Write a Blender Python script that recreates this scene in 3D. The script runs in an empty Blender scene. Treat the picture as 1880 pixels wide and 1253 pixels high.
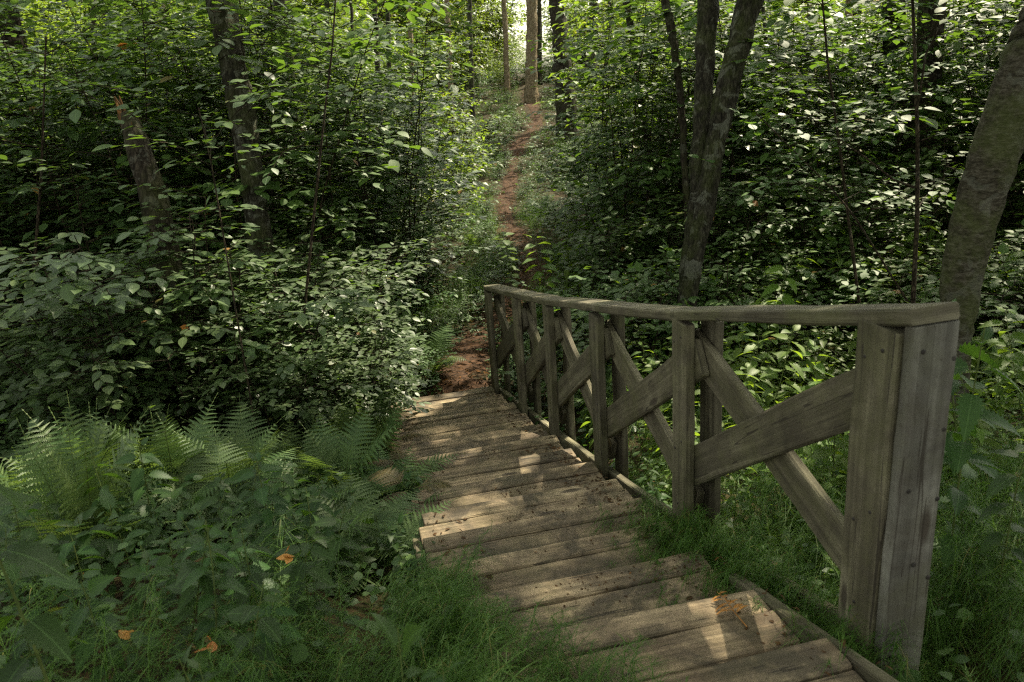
import bpy, bmesh, math, random
import numpy as np
from mathutils import Vector, Matrix

SC = bpy.context.scene
COL = SC.collection
rng = np.random.default_rng(7)
random.seed(7)
R_ = math.radians

# ------------------------------------------------------------------ camera
EYE = np.array([0.0, 0.0, 1.6])
FPX, PITCH, ROLL = 1500.0, R_(19), R_(4.0)
cd = bpy.data.cameras.new('camera')
cam = bpy.data.objects.new('camera', cd)
COL.objects.link(cam)
_fw = np.array([0, math.cos(PITCH), -math.sin(PITCH)])
_r0 = np.array([1.0, 0, 0]); _u0 = np.cross(_r0, _fw)
_R = _r0 * math.cos(ROLL) - _u0 * math.sin(ROLL)
_U = _u0 * math.cos(ROLL) + _r0 * math.sin(ROLL)
cam.matrix_world = Matrix(((_R[0], _U[0], -_fw[0], EYE[0]), (_R[1], _U[1], -_fw[1], EYE[1]),
                           (_R[2], _U[2], -_fw[2], EYE[2]), (0, 0, 0, 1)))
cd.sensor_fit = 'HORIZONTAL'; cd.sensor_width = 36.0; cd.lens = 36.0 * FPX / 1880.0
cd.clip_start = 0.05; cd.clip_end = 2000.0
cd.dof.use_dof = True; cd.dof.focus_distance = 5.6; cd.dof.aperture_fstop = 5.0
SC.camera = cam

# ------------------------------------------------------------------ light
SUN_AZ, SUN_EL = R_(38), R_(50)          # azimuth clockwise from +Y
SUNV = np.array([math.sin(SUN_AZ) * math.cos(SUN_EL), math.cos(SUN_AZ) * math.cos(SUN_EL), math.sin(SUN_EL)])
w = bpy.data.worlds.new('World'); SC.world = w; w.use_nodes = True
nt = w.node_tree; nt.nodes.clear()
sky = nt.nodes.new('ShaderNodeTexSky'); sky.sky_type = 'NISHITA'; sky.sun_disc = False
sky.sun_elevation = SUN_EL; sky.sun_rotation = SUN_AZ; sky.air_density = 1.0; sky.dust_density = 2.0
bg = nt.nodes.new('ShaderNodeBackground'); bg.inputs['Strength'].default_value = 0.15
ow = nt.nodes.new('ShaderNodeOutputWorld')
hz = nt.nodes.new('ShaderNodeHueSaturation'); hz.inputs['Saturation'].default_value = .30   # thin white summer haze over the blue
wm = nt.nodes.new('ShaderNodeMix'); wm.data_type = 'RGBA'; wm.blend_type = 'MULTIPLY'; wm.inputs[0].default_value = 1.0; wm.inputs[7].default_value = (1.0, .97, .82, 1)
nt.links.new(sky.outputs[0], hz.inputs['Color']); nt.links.new(hz.outputs[0], wm.inputs[6]); nt.links.new(wm.outputs[2], bg.inputs[0]); nt.links.new(bg.outputs[0], ow.inputs[0])
sd = bpy.data.lights.new('sun', 'SUN'); sd.energy = 4.2; sd.angle = R_(0.53); sd.color = (1.0, 0.90, 0.68)
sun = bpy.data.objects.new('sun', sd); COL.objects.link(sun)
sun.rotation_euler = Vector(SUNV).to_track_quat('Z', 'Y').to_euler(); sun.location = (8, 10, 20)
SC.view_settings.view_transform = 'Standard'; SC.view_settings.look = 'None'
SC.view_settings.gamma = 1.0; SC.view_settings.exposure = 1.88
SC.cycles.max_bounces = 7; SC.cycles.diffuse_bounces = 4; SC.cycles.glossy_bounces = 2
SC.cycles.transmission_bounces = 5; SC.cycles.filter_width = 1.25; SC.cycles.use_denoising = False; SC.cycles.use_adaptive_sampling = False; SC.cycles.sample_clamp_indirect = 3.0

# ------------------------------------------------------------------ layout helpers
def ray(px, py):
    v = _fw + _R * (px - 940) / FPX - _U * (py - 626.5) / FPX
    return v
def at(px, py, d):
    return EYE + d * ray(px, py)
def proj(P):
    v = np.asarray(P) - EYE; d = v @ _fw
    return 940 + FPX * (v @ _R) / d, 626.5 - FPX * (v @ _U) / d, d
# the line of the stair's rail side, top to bottom (x, y, z of the step level)
RP = np.array([[.914, 2.0, -.055], [.666, 3.167, -.399], [.445, 4.304, -.704], [.232, 5.31, -.934], [.028, 6.138, -1.099], [-.21, 7.15, -1.312]])
RS = np.concatenate([[0], np.cumsum(np.hypot(*np.diff(RP[:, :2], axis=0).T))])
UDIR = RP[-1, :2] - RP[0, :2]; UDIR /= np.hypot(*UDIR)
UP = np.array([0, 0, 1.0]); U3 = np.array([UDIR[0], UDIR[1], 0]); NR = np.array([UDIR[1], -UDIR[0], 0])   # along, to the rail's outer side
def rail_at(s):
    if s < 0: p = RP[0] + (RP[1] - RP[0]) / RS[1] * s; return np.array([p[0], p[1], RP[0, 2] - s * .27])
    if s > RS[-1]: p = RP[-1] + np.array([UDIR[0], UDIR[1], -.1]) * (s - RS[-1]); return p
    return np.array([np.interp(s, RS, RP[:, k]) for k in range(3)])
def so(x, y):                                   # along and across the stair
    dx, dy = x - RP[0, 0], y - RP[0, 1]
    return dx * UDIR[0] + dy * UDIR[1], dx * UDIR[1] - dy * UDIR[0]
_PY = [-30, -4, 0, 1.0, 2.0, 3.2, 4.3, 5.3, 6.15, 7.1, 8.2, 10, 13, 18, 22, 25, 27, 30, 36, 42, 50, 70, 140, 400]
_PZ = [1.0, .25, .12, .05, -.06, -.40, -.70, -.93, -1.10, -1.31, -1.45, -1.52, -1.6, -1.7, -1.6, -1.4, -1.05, -.67, 0, .45, .5, 0.0, -3, -4]
def ground_z(x, y):
    x = np.asarray(x, float); y = np.asarray(y, float)
    z = np.interp(y, _PY, _PZ)
    s, o = so(x, y)
    near = np.clip((7.4 - y) / .5, 0, 1)
    stair = near * np.exp(-np.clip(np.abs(o + .6) - .72, 0, 9) ** 2 / .12)
    z = z - .20 * stair - .10 * near
    z = z - .55 * np.exp(-((x + 3.6) / 1.3) ** 2 - ((y - 6.0) / 1.1) ** 2)
    z = z - .25 * np.exp(-((x - 2.0) / 1.2) ** 2 - ((y - 5.0) / 2.0) ** 2)
    pathish = np.exp(-(x / 1.2) ** 2) * (y > 7.2)
    n = .07 * np.sin(1.3 * x + .7) * np.sin(1.1 * y + 1.9) + .04 * np.sin(3.1 * x + 2.0 * y) + .025 * np.sin(5.3 * y - 2.7 * x + .4)
    n = n + .25 * np.sin(.23 * x + 1) * np.sin(.19 * y) * np.clip((y - 14) / 12, 0, 1)
    z = z + n * (1 - .8 * stair) * (1 - .7 * pathish)
    z = z + .012 * np.clip(np.abs(x) - 3, 0, 25) ** 1.5 * np.clip((y - 7) / 15, 0, 1)
    return z
def gz(x, y): return float(ground_z(x, y))
def hit(px, py):
    v = ray(px, py); t = 1.0; last = 1.0
    while t < 120:
        p = EYE + v * t
        if p[2] < gz(p[0], p[1]): break
        last = t; t += .04 + t * .004
    p = EYE + v * last
    return np.array([p[0], p[1], gz(p[0], p[1])])

# ------------------------------------------------------------------ mesh building
class MB:
    def __init__(s): s.v = []; s.f = {}; s.n = 0
    def add(s, v, faces, uv=None, mi=0):        # v (N,3); faces list of index arrays (M,k); uv (N,2)
        v = np.asarray(v, float).reshape(-1, 3)
        if uv is None: uv = np.zeros((len(v), 2))
        s.v.append(np.hstack([v, np.asarray(uv, float)]))
        for fa in faces:
            fa = np.asarray(fa, np.int64)
            if fa.size: s.f.setdefault((fa.shape[1], mi), []).append(fa + s.n)
        s.n += len(v)
    def mesh(s, name, mats, smooth=True):
        V = np.vstack(s.v); me = bpy.data.meshes.new(name)
        li, st, mi, c = [], [], [], 0
        for (k, m), l in s.f.items():
            a = np.vstack(l); li.append(a.ravel()); st.append(c + k * np.arange(len(a))); mi.append(np.full(len(a), m)); c += a.size
        li = np.concatenate(li).astype(np.int32); st = np.concatenate(st).astype(np.int32); mi = np.concatenate(mi).astype(np.int32)
        me.vertices.add(len(V)); me.vertices.foreach_set('co', V[:, :3].astype(np.float32).ravel())
        me.loops.add(len(li)); me.loops.foreach_set('vertex_index', li)
        me.polygons.add(len(st)); me.polygons.foreach_set('loop_start', st)
        me.polygons.foreach_set('material_index', mi)
        if smooth is not None: me.polygons.foreach_set('use_smooth', np.full(len(st), bool(smooth)))
        uvl = me.uv_layers.new(name='UVMap'); uvl.data.foreach_set('uv', V[li, 3:5].astype(np.float32).ravel())
        me.update(calc_edges=True)
        for m in (mats if isinstance(mats, (list, tuple)) else [mats]): me.materials.append(m)
        return me
    def build(s, name, mats, parent=None, smooth=True, loc=None):
        return link(name, s.mesh(name, mats, smooth), parent, loc)
def link(name, me, parent=None, loc=None):
    o = bpy.data.objects.new(name, me); COL.objects.link(o)
    if parent is not None: o.parent = parent
    if loc is not None: o.location = loc
    return o
def tag(o, label=None, cat=None, group=None, kind=None):
    for k, v in (('label', label), ('category', cat), ('group', group), ('kind', kind)):
        if v: o[k] = v
    return o
def empty(name, loc=(0, 0, 0), rz=0.0):
    o = bpy.data.objects.new(name, None); COL.objects.link(o); o.empty_display_size = .1
    o.location = loc; o.rotation_euler = (0, 0, rz); return o
def copy_tree(o, parent=None):
    c = o.copy(); COL.objects.link(c)
    if parent is not None: c.parent = parent
    for ch in list(o.children): copy_tree(ch, c)
    return c
def nrm(a):
    a = np.asarray(a, float); return a / np.maximum(np.linalg.norm(a, axis=-1, keepdims=True), 1e-9)

def tube(mb, pts, rad, sides=7, mi=0, rough=0.0, uvs=1.0, seed=0, cap=True):
    pts = np.asarray(pts, float); n = len(pts); rad = np.broadcast_to(np.asarray(rad, float), (n,))
    T = np.gradient(pts, axis=0); T = nrm(T)
    ref = np.array([1.0, 0, 0]) if abs(T[0] @ [1, 0, 0]) < .9 else np.array([0, 1.0, 0])
    A = nrm(np.cross(T, ref)); B = np.cross(T, A)
    th = np.arange(sides + 1) / sides * 2 * math.pi; th[-1] = 0
    rr = rad[:, None] * np.ones(sides + 1)
    if rough:
        g = np.random.default_rng(seed); q = g.random((8, 4)) * 6
        L = np.concatenate([[0], np.cumsum(np.linalg.norm(np.diff(pts, axis=0), axis=1))])
        nn = 0
        for k in range(8):
            kk = 1 + int(q[k, 0] * 1.4)
            nn = nn + np.sin(kk * th[None, :] + q[k, 1] * 3 + np.sin(L[:, None] * (1 + q[k, 2]) + q[k, 3]) * 2) / (1 + k * .4)
        rr = rr * (1 + rough * nn)
    P = pts[:, None] + rr[..., None] * (np.cos(th)[None, :, None] * A[:, None] + np.sin(th)[None, :, None] * B[:, None])
    L = np.concatenate([[0], np.cumsum(np.linalg.norm(np.diff(pts, axis=0), axis=1))])
    uv = np.stack([np.broadcast_to(np.arange(sides + 1) / sides * uvs, (n, sides + 1)), np.broadcast_to(L[:, None], (n, sides + 1))], -1)
    i = np.arange(n - 1)[:, None] * (sides + 1) + np.arange(sides)[None]
    f = np.stack([i, i + 1, i + sides + 2, i + sides + 1], -1).reshape(-1, 4)
    mb.add(P.reshape(-1, 3), [f], uv.reshape(-1, 2), mi)
    if cap:
        c = np.vstack([P[-1, :sides], pts[-1:]]); j = np.arange(sides)
        mb.add(c, [np.stack([j, (j + 1) % sides, np.full(sides, sides)], -1)], None, mi)

# leaf templates: x across, y along, z up
def leaf_tpl(st, hw, fold=.35, droop=.25, twist=0.0):
    st = np.asarray(st, float); hw = np.asarray(hw, float); n = len(st)
    v, uv = [], []
    for s, h in zip(st, hw):
        z = -droop * s * s
        v += [(-h, s, z + fold * h), (0, s, z), (h, s, z + fold * h)]
        uv += [(.5 - h, s), (.5, s), (.5 + h, s)]
    q = []
    for i in range(n - 1):
        a = 3 * i
        q += [(a, a + 1, a + 4, a + 3), (a + 1, a + 2, a + 5, a + 4)]
    return np.array(v), np.array(q), np.array(uv)
OVATE = leaf_tpl([0, .12, .33, .58, .82, 1.0], [.012, .17, .30, .29, .14, .004], .16, .10)
OVATE_B = leaf_tpl([0, .12, .33, .58, .82, 1.0], [.012, .22, .36, .33, .15, .004], .08, .16)
LANCE = leaf_tpl([0, .2, .5, .8, 1.0], [.01, .10, .13, .08, .004], .35, .35)
SIMPLE = leaf_tpl([0, .4, 1.0], [.02, .32, .01], .28, .2)
_s, _h = [0], [.015]
for k in range(9):
    a = (k + .5) / 9.4; prof = .30 * (math.sin(math.pi * min(1, a ** .62)) ** .8)
    _s += [a, a + .022]; _h += [prof + .014, max(.012, prof * .70)]
_s.append(1.03); _h.append(.003)
TOOTH = leaf_tpl(_s, _h, .22, .26)
def scatter(mb, tpl, O, D, N, S, W=None, mi=0):
    """one leaf per row: origin O, axis D, face normal N, length S, width factor W"""
    O = np.asarray(O, float); D = nrm(D); N = np.asarray(N, float)
    X = nrm(np.cross(D, N)); Z = np.cross(X, D)
    S = np.asarray(S, float); W = np.ones(len(O)) if W is None else W
    tv, tf, tu = tpl
    P = O[:, None] + S[:, None, None] * (tv[None, :, 0:1] * X[:, None] * W[:, None, None] + tv[None, :, 1:2] * D[:, None] + tv[None, :, 2:3] * Z[:, None])
    k = len(tv)
    F = (tf[None] + (np.arange(len(O)) * k)[:, None, None]).reshape(-1, tf.shape[1])
    mb.add(P.reshape(-1, 3), [F], np.tile(tu, (len(O), 1)), mi)

# ------------------------------------------------------------------ materials
def mat(name):
    m = bpy.data.materials.new(name); m.use_nodes = True; m.node_tree.nodes.clear()
    return m, m.node_tree, m.node_tree.nodes, m.node_tree.links
def ramp(n, stops):
    r = n.new('ShaderNodeValToRGB'); e = r.color_ramp.elements
    while len(e) < len(stops): e.new(.5)
    for el, (p, c) in zip(e, stops): el.position = p; el.color = (*c, 1) if len(c) == 3 else c
    return r
def noise(n, l, vec, scale, detail=4, rough=.55, dist=0):
    t = n.new('ShaderNodeTexNoise'); t.inputs['Scale'].default_value = scale; t.inputs['Detail'].default_value = detail
    t.inputs['Roughness'].default_value = rough; t.inputs['Distortion'].default_value = dist
    if vec is not None: l.new(vec, t.inputs['Vector'])
    return t
def mapping(n, l, vec, sc=(1, 1, 1)):
    mp = n.new('ShaderNodeMapping'); mp.inputs['Scale'].default_value = sc; l.new(vec, mp.inputs['Vector']); return mp
def mix(n, l, f, a, b, mode='MIX'):
    x = n.new('ShaderNodeMix'); x.data_type = 'RGBA'; x.blend_type = mode
    for s, k in ((f, 0), (a, 6), (b, 7)):
        if isinstance(s, (int, float)): x.inputs[k].default_value = s
        elif isinstance(s, tuple): x.inputs[k].default_value = (*s, 1)
        else: l.new(s, x.inputs[k])
    return x.outputs[2]
def math_(n, l, op, a, b=0.0, c=None):
    x = n.new('ShaderNodeMath'); x.operation = op
    for i, s in enumerate((a, b, c)):
        if s is None: continue
        if isinstance(s, (int, float)): x.inputs[i].default_value = s
        else: l.new(s, x.inputs[i])
    return x.outputs[0]

def leaf_mat(name, dark, mid, light, trans, tw=.35, rough=.42, spec=.5, veins=9.0, odd=(.30, .13, .03), oddp=.985):
    m, t, n, l = mat(name)
    geo = n.new('ShaderNodeNewGeometry'); oi = n.new('ShaderNodeObjectInfo')
    uv = n.new('ShaderNodeUVMap'); uv.uv_map = 'UVMap'
    r = ramp(n, [(0, dark), (.55, mid), (.93, light), (oddp, light), (min(1, oddp + .01), odd)])
    l.new(geo.outputs['Random Per Island'], r.inputs[0])
    hsv = n.new('ShaderNodeHueSaturation'); l.new(r.outputs[0], hsv.inputs['Color'])
    hv = math_(n, l, 'MULTIPLY_ADD', oi.outputs['Random'], .035, .4825); l.new(hv, hsv.inputs['Hue'])
    vv = math_(n, l, 'MULTIPLY_ADD', oi.outputs['Random'], .5, .78); l.new(vv, hsv.inputs['Value'])
    sep = n.new('ShaderNodeSeparateXYZ'); l.new(uv.outputs[0], sep.inputs[0])
    ax = math_(n, l, 'ABSOLUTE', math_(n, l, 'SUBTRACT', sep.outputs[0], .5))
    rib = math_(n, l, 'LESS_THAN', ax, .014)
    sv = math_(n, l, 'FRACT', math_(n, l, 'MULTIPLY', math_(n, l, 'SUBTRACT', sep.outputs[1], math_(n, l, 'MULTIPLY', ax, .9)), veins))
    sv = math_(n, l, 'LESS_THAN', sv, .10)
    vein = math_(n, l, 'MAXIMUM', math_(n, l, 'MULTIPLY', rib, .55), math_(n, l, 'MULTIPLY', sv, .22))
    col = mix(n, l, vein, hsv.outputs[0], tuple(min(1, c * 1.8 + .02) for c in light))
    tc = n.new('ShaderNodeTexCoord')
    nz = noise(n, l, tc.outputs['Object'], 9.0, 3)
    col = mix(n, l, math_(n, l, 'MULTIPLY', nz.outputs[0], .45), col, tuple(c * .7 for c in mid))
    bump = n.new('ShaderNodeBump'); bump.inputs['Strength'].default_value = .6; bump.inputs['Distance'].default_value = .006
    l.new(math_(n, l, 'SUBTRACT', 1.0, vein), bump.inputs['Height'])
    p = n.new('ShaderNodeBsdfPrincipled'); l.new(col, p.inputs['Base Color']); p.inputs['Roughness'].default_value = rough
    p.inputs['Specular IOR Level'].default_value = spec; l.new(bump.outputs[0], p.inputs['Normal'])
    tr = n.new('ShaderNodeBsdfTranslucent')
    l.new(mix(n, l, .55, hsv.outputs[0], trans), tr.inputs['Color'])
    ms = n.new('ShaderNodeMixShader'); ms.inputs[0].default_value = tw
    l.new(p.outputs[0], ms.inputs[1]); l.new(tr.outputs[0], ms.inputs[2])
    o = n.new('ShaderNodeOutputMaterial'); l.new(ms.outputs[0], o.inputs[0]); return m
M = {}
M['shrub'] = leaf_mat('shrub_leaf', (.030, .057, .019), (.049, .087, .027), (.076, .124, .036), (.16, .28, .02), .34, .42, .6, oddp=.996)
M['hazel'] = leaf_mat('hazel_leaf', (.031, .061, .014), (.051, .096, .020), (.078, .130, .027), (.17, .30, .015), .40, .52, .32, 11.0, oddp=.996)
M['far'] = leaf_mat('understory_leaf', (.036, .072, .009), (.065, .115, .013), (.11, .165, .018), (.30, .42, .025), .46, .42, .5)
M['canopy'] = leaf_mat('canopy_leaf', (.03, .065, .012), (.045, .09, .016), (.07, .12, .02), (.20, .32, .03), .42, .5, .4)
M['nettle'] = leaf_mat('nettle_leaf', (.012, .033, .006), (.022, .055, .010), (.038, .080, .015), (.13, .26, .015), .32, .52, .26, 8.0, oddp=.995)
M['balsam'] = leaf_mat('balsam_leaf', (.045, .088, .012), (.075, .132, .018), (.115, .18, .024), (.32, .46, .02), .46, .50, .30, 9.0, oddp=.994)
M['fern'] = leaf_mat('fern_leaf', (.048, .086, .028), (.072, .120, .040), (.105, .160, .054), (.20, .31, .03), .29, .5, .30, 30.0, oddp=.992)
M['herb'] = leaf_mat('herb_leaf', (.025, .062, .014), (.042, .092, .018), (.062, .12, .024), (.14, .28, .025), .34, .48, .4)
M['tail'] = leaf_mat('horsetail_green', (.028, .062, .009), (.048, .094, .014), (.080, .128, .024), (.16, .30, .02), .35, .55, .2, 1.0, odd=(.12, .10, .03), oddp=.95)
M['dead'] = leaf_mat('withered_leaf', (.028, .017, .008), (.052, .030, .013), (.095, .052, .021), (.25, .12, .03), .22, .75, .12)
M['wither'] = leaf_mat('withered_frond', (.035, .030, .011), (.060, .047, .016), (.10, .070, .022), (.14, .10, .025), .22, .6, .3)
M['orange'] = leaf_mat('dry_leaf', (.24, .10, .025), (.36, .15, .03), (.45, .2, .05), (.5, .2, .04), .3, .55, .35)

def bark_mat(name, c0, c1, c2, vert=2.2, lichen=.5, scale=26.0, moss=.0, bump=.7, crackw=.6):
    m, t, n, l = mat(name)
    tc = n.new('ShaderNodeTexCoord'); mp = mapping(n, l, tc.outputs['Object'], (1, 1, 1 / vert))
    a = noise(n, l, mp.outputs[0], scale, 8, .65, .4)
    v = n.new('ShaderNodeTexVoronoi'); v.feature = 'DISTANCE_TO_EDGE'; v.inputs['Scale'].default_value = scale * 1.3; l.new(mp.outputs[0], v.inputs['Vector'])
    r = ramp(n, [(.36, c0), (.5, c1), (.64, c2)]); l.new(a.outputs[0], r.inputs[0])
    crack = ramp(n, [(0, (0, 0, 0)), (.12, (1, 1, 1))]); l.new(v.outputs['Distance'], crack.inputs[0])
    col = mix(n, l, crackw, r.outputs[0], crack.outputs[0], 'MULTIPLY')
    b = noise(n, l, tc.outputs['Object'], 5.5, 6, .7, .8)
    lr = ramp(n, [(.55, (0, 0, 0)), (.59, (1, 1, 1))]); l.new(b.outputs[0], lr.inputs[0])
    col = mix(n, l, math_(n, l, 'MULTIPLY', lr.outputs[0], lichen), col, (.15, .155, .12))
    b2 = noise(n, l, tc.outputs['Object'], 3.1, 5, .7)
    mr = ramp(n, [(.45, (0, 0, 0)), (.62, (1, 1, 1))]); l.new(b2.outputs[0], mr.inputs[0])
    col = mix(n, l, math_(n, l, 'MULTIPLY', mr.outputs[0], moss), col, (.05, .065, .014))
    bp = n.new('ShaderNodeBump'); bp.inputs['Strength'].default_value = min(1, bump * 1.4); bp.inputs['Distance'].default_value = .022
    h = math_(n, l, 'ADD', math_(n, l, 'MULTIPLY', crack.outputs[0], crackw), a.outputs[0]); l.new(h, bp.inputs['Height'])
    p = n.new('ShaderNodeBsdfPrincipled'); l.new(col, p.inputs['Base Color']); p.inputs['Roughness'].default_value = .85
    p.inputs['Specular IOR Level'].default_value = .10
    l.new(bp.outputs[0], p.inputs['Normal'])
    o = n.new('ShaderNodeOutputMaterial'); l.new(p.outputs[0], o.inputs[0]); return m
M['bark'] = bark_mat('rough_bark', (.008, .007, .005), (.022, .020, .013), (.050, .046, .033), 4.0, .42, 30, .35, crackw=.28)
M['bark_dark'] = bark_mat('dark_bark', (.010, .008, .005), (.024, .019, .013), (.050, .041, .029), 4.0, .25, 24, .3, crackw=.35)
M['bark_pale'] = bark_mat('pale_bark', (.014, .012, .007), (.036, .031, .020), (.072, .065, .047), .45, .22, 22, .45, .7, .12)
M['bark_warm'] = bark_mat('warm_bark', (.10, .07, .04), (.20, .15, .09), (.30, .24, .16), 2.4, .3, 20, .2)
M['twig'] = bark_mat('twig_bark', (.016, .011, .007), (.032, .023, .014), (.055, .04, .026), 3.0, .1, 30, .1)
def simple_mat(name, a, b, scale=30.0, rough=.6, bump=.3):
    m, t, n, l = mat(name); tc = n.new('ShaderNodeTexCoord'); z = noise(n, l, tc.outputs['Object'], scale, 6, .6)
    r = ramp(n, [(.3, a), (.7, b)]); l.new(z.outputs[0], r.inputs[0])
    bp = n.new('ShaderNodeBump'); bp.inputs['Strength'].default_value = bump; bp.inputs['Distance'].default_value = .01; l.new(z.outputs[0], bp.inputs['Height'])
    p = n.new('ShaderNodeBsdfPrincipled'); l.new(r.outputs[0], p.inputs['Base Color']); p.inputs['Roughness'].default_value = rough; p.inputs['Specular IOR Level'].default_value = .12; l.new(bp.outputs[0], p.inputs['Normal'])
    o = n.new('ShaderNodeOutputMaterial'); l.new(p.outputs[0], o.inputs[0]); return m
M['stem'] = simple_mat('green_stem', (.05, .075, .02), (.09, .11, .03))
M['rot'] = simple_mat('rotten_wood', (.028, .017, .008), (.13, .060, .014), 14, .8, .8)
M['stone'] = simple_mat('stone', (.10, .095, .075), (.24, .22, .18), 9, .85, .7)
M['screw'] = simple_mat('screw_steel', (.015, .013, .012), (.04, .035, .03), 40, .5)

def wood_mat(name, c0, c1, c2, dirt=.5, green=.15, spot=.5):
    """weathered board; UV x runs along the board in metres, y round it"""
    m, t, n, l = mat(name)
    uv = n.new('ShaderNodeUVMap'); uv.uv_map = 'UVMap'; oi = n.new('ShaderNodeObjectInfo'); tc = n.new('ShaderNodeTexCoord')
    off = n.new('ShaderNodeVectorMath'); off.operation = 'ADD'
    cb = n.new('ShaderNodeCombineXYZ'); l.new(math_(n, l, 'MULTIPLY', oi.outputs['Random'], 37.0), cb.inputs[0]); l.new(math_(n, l, 'MULTIPLY', oi.outputs['Random'], 91.0), cb.inputs[1])
    l.new(uv.outputs[0], off.inputs[0]); l.new(cb.outputs[0], off.inputs[1])
    # rings: stretched noise bent round the knots
    kv = mapping(n, l, off.outputs[0], (2.3, 8.0, 1)); kn = n.new('ShaderNodeTexVoronoi'); kn.inputs['Scale'].default_value = 1.0; l.new(kv.outputs[0], kn.inputs['Vector'])
    kd = kn.outputs['Distance']
    kr = ramp(n, [(0.0, (1, 1, 1)), (.10, (1, 1, 1)), (.17, (0, 0, 0))]); l.new(kd, kr.inputs[0])
    ko = n.new('ShaderNodeSeparateColor'); l.new(kn.outputs['Color'], ko.inputs[0])
    kon = math_(n, l, 'GREATER_THAN', ko.outputs[0], .50)
    knot = math_(n, l, 'MULTIPLY', kr.outputs[0], kon)
    g1 = mapping(n, l, off.outputs[0], (.9, 30, 1)); gn = noise(n, l, g1.outputs[0], 1.0, 6, .6, .6)
    halo = math_(n, l, 'MULTIPLY', math_(n, l, 'SUBTRACT', .45, kd), math_(n, l, 'MULTIPLY', kon, .9))
    gv = math_(n, l, 'ADD', gn.outputs[0], math_(n, l, 'MAXIMUM', halo, 0.0))
    g2 = mapping(n, l, off.outputs[0], (6, 260, 1)); g2n = noise(n, l, g2.outputs[0], 1.0, 3, .7)
    r = ramp(n, [(.30, c0), (.52, c1), (.75, c2)]); l.new(gv, r.inputs[0])
    col = mix(n, l, .22, r.outputs[0], g2n.outputs[0], 'MULTIPLY')
    wn = noise(n, l, off.outputs[0], 3.2, 7, .68, .8); wr = ramp(n, [(.36, (.42, .38, .36)), (.62, (1.12, 1.1, 1.05))]); l.new(wn.outputs[0], wr.inputs[0]); col = mix(n, l, .85, col, wr.outputs[0], 'MULTIPLY')
    br = math_(n, l, 'MULTIPLY_ADD', oi.outputs['Random'], .62, .80)
    hs = n.new('ShaderNodeHueSaturation'); l.new(col, hs.inputs['Color']); l.new(br, hs.inputs['Value']); hs.inputs['Saturation'].default_value = 1.0
    col = hs.outputs[0]
    d1 = noise(n, l, tc.outputs['Object'], 4.5, 7, .72, .5); dr = ramp(n, [(.43, (0, 0, 0)), (.60, (1, 1, 1))]); l.new(d1.outputs[0], dr.inputs[0])
    col = mix(n, l, math_(n, l, 'MULTIPLY', dr.outputs[0], dirt), col, (.045, .036, .025))
    mp = mapping(n, l, tc.outputs['Object'], (1.7, 1.3, 1.5)); d2 = noise(n, l, mp.outputs[0], 2.3, 6, .7, .3)
    gr = ramp(n, [(.46, (0, 0, 0)), (.66, (1, 1, 1))]); l.new(d2.outputs[0], gr.inputs[0])
    col = mix(n, l, math_(n, l, 'MULTIPLY', gr.outputs[0], green), col, (.075, .080, .022))
    sp = n.new('ShaderNodeTexVoronoi'); sp.inputs['Scale'].default_value = 26.0; l.new(tc.outputs['Object'], sp.inputs['Vector'])
    sr = ramp(n, [(.06, (1, 1, 1)), (.13, (0, 0, 0))]); l.new(sp.outputs['Distance'], sr.inputs[0])
    sc = n.new('ShaderNodeSeparateColor'); l.new(sp.outputs['Color'], sc.inputs[0])
    col = mix(n, l, math_(n, l, 'MULTIPLY', math_(n, l, 'MULTIPLY', sr.outputs[0], math_(n, l, 'GREATER_THAN', sc.outputs[0], .72)), spot), col, (.03, .022, .014))
    col = mix(n, l, math_(n, l, 'MULTIPLY', knot, .85), col, (.035, .026, .018))
    cm = mapping(n, l, off.outputs[0], (.55, 26, 1)); cn = noise(n, l, cm.outputs[0], 1.0, 2, .5, .3)
    ck = math_(n, l, 'LESS_THAN', math_(n, l, 'ABSOLUTE', math_(n, l, 'SUBTRACT', cn.outputs[0], .56)), .0055)
    col = mix(n, l, math_(n, l, 'MULTIPLY', ck, .8), col, (.022, .017, .011))
    bp = n.new('ShaderNodeBump'); bp.inputs['Strength'].default_value = .9; bp.inputs['Distance'].default_value = .005
    l.new(math_(n, l, 'ADD', gn.outputs[0], g2n.outputs[0]), bp.inputs['Height'])
    p = n.new('ShaderNodeBsdfPrincipled'); l.new(col, p.inputs['Base Color']); p.inputs['Roughness'].default_value = .78
    p.inputs['Specular IOR Level'].default_value = .3; l.new(bp.outputs[0], p.inputs['Normal'])
    o = n.new('ShaderNodeOutputMaterial'); l.new(p.outputs[0], o.inputs[0]); return m
M['tread'] = wood_mat('weathered_tread', (.105, .078, .048), (.235, .180, .116), (.39, .308, .200), .88, .22, .8)
M['rail'] = wood_mat('weathered_rail', (.046, .041, .025), (.105, .095, .060), (.188, .172, .117), .50, .42, .5)
M['railgrey'] = wood_mat('grey_end_board', (.054, .052, .043), (.104, .102, .087), (.165, .162, .142), .45, .25, .55)

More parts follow.
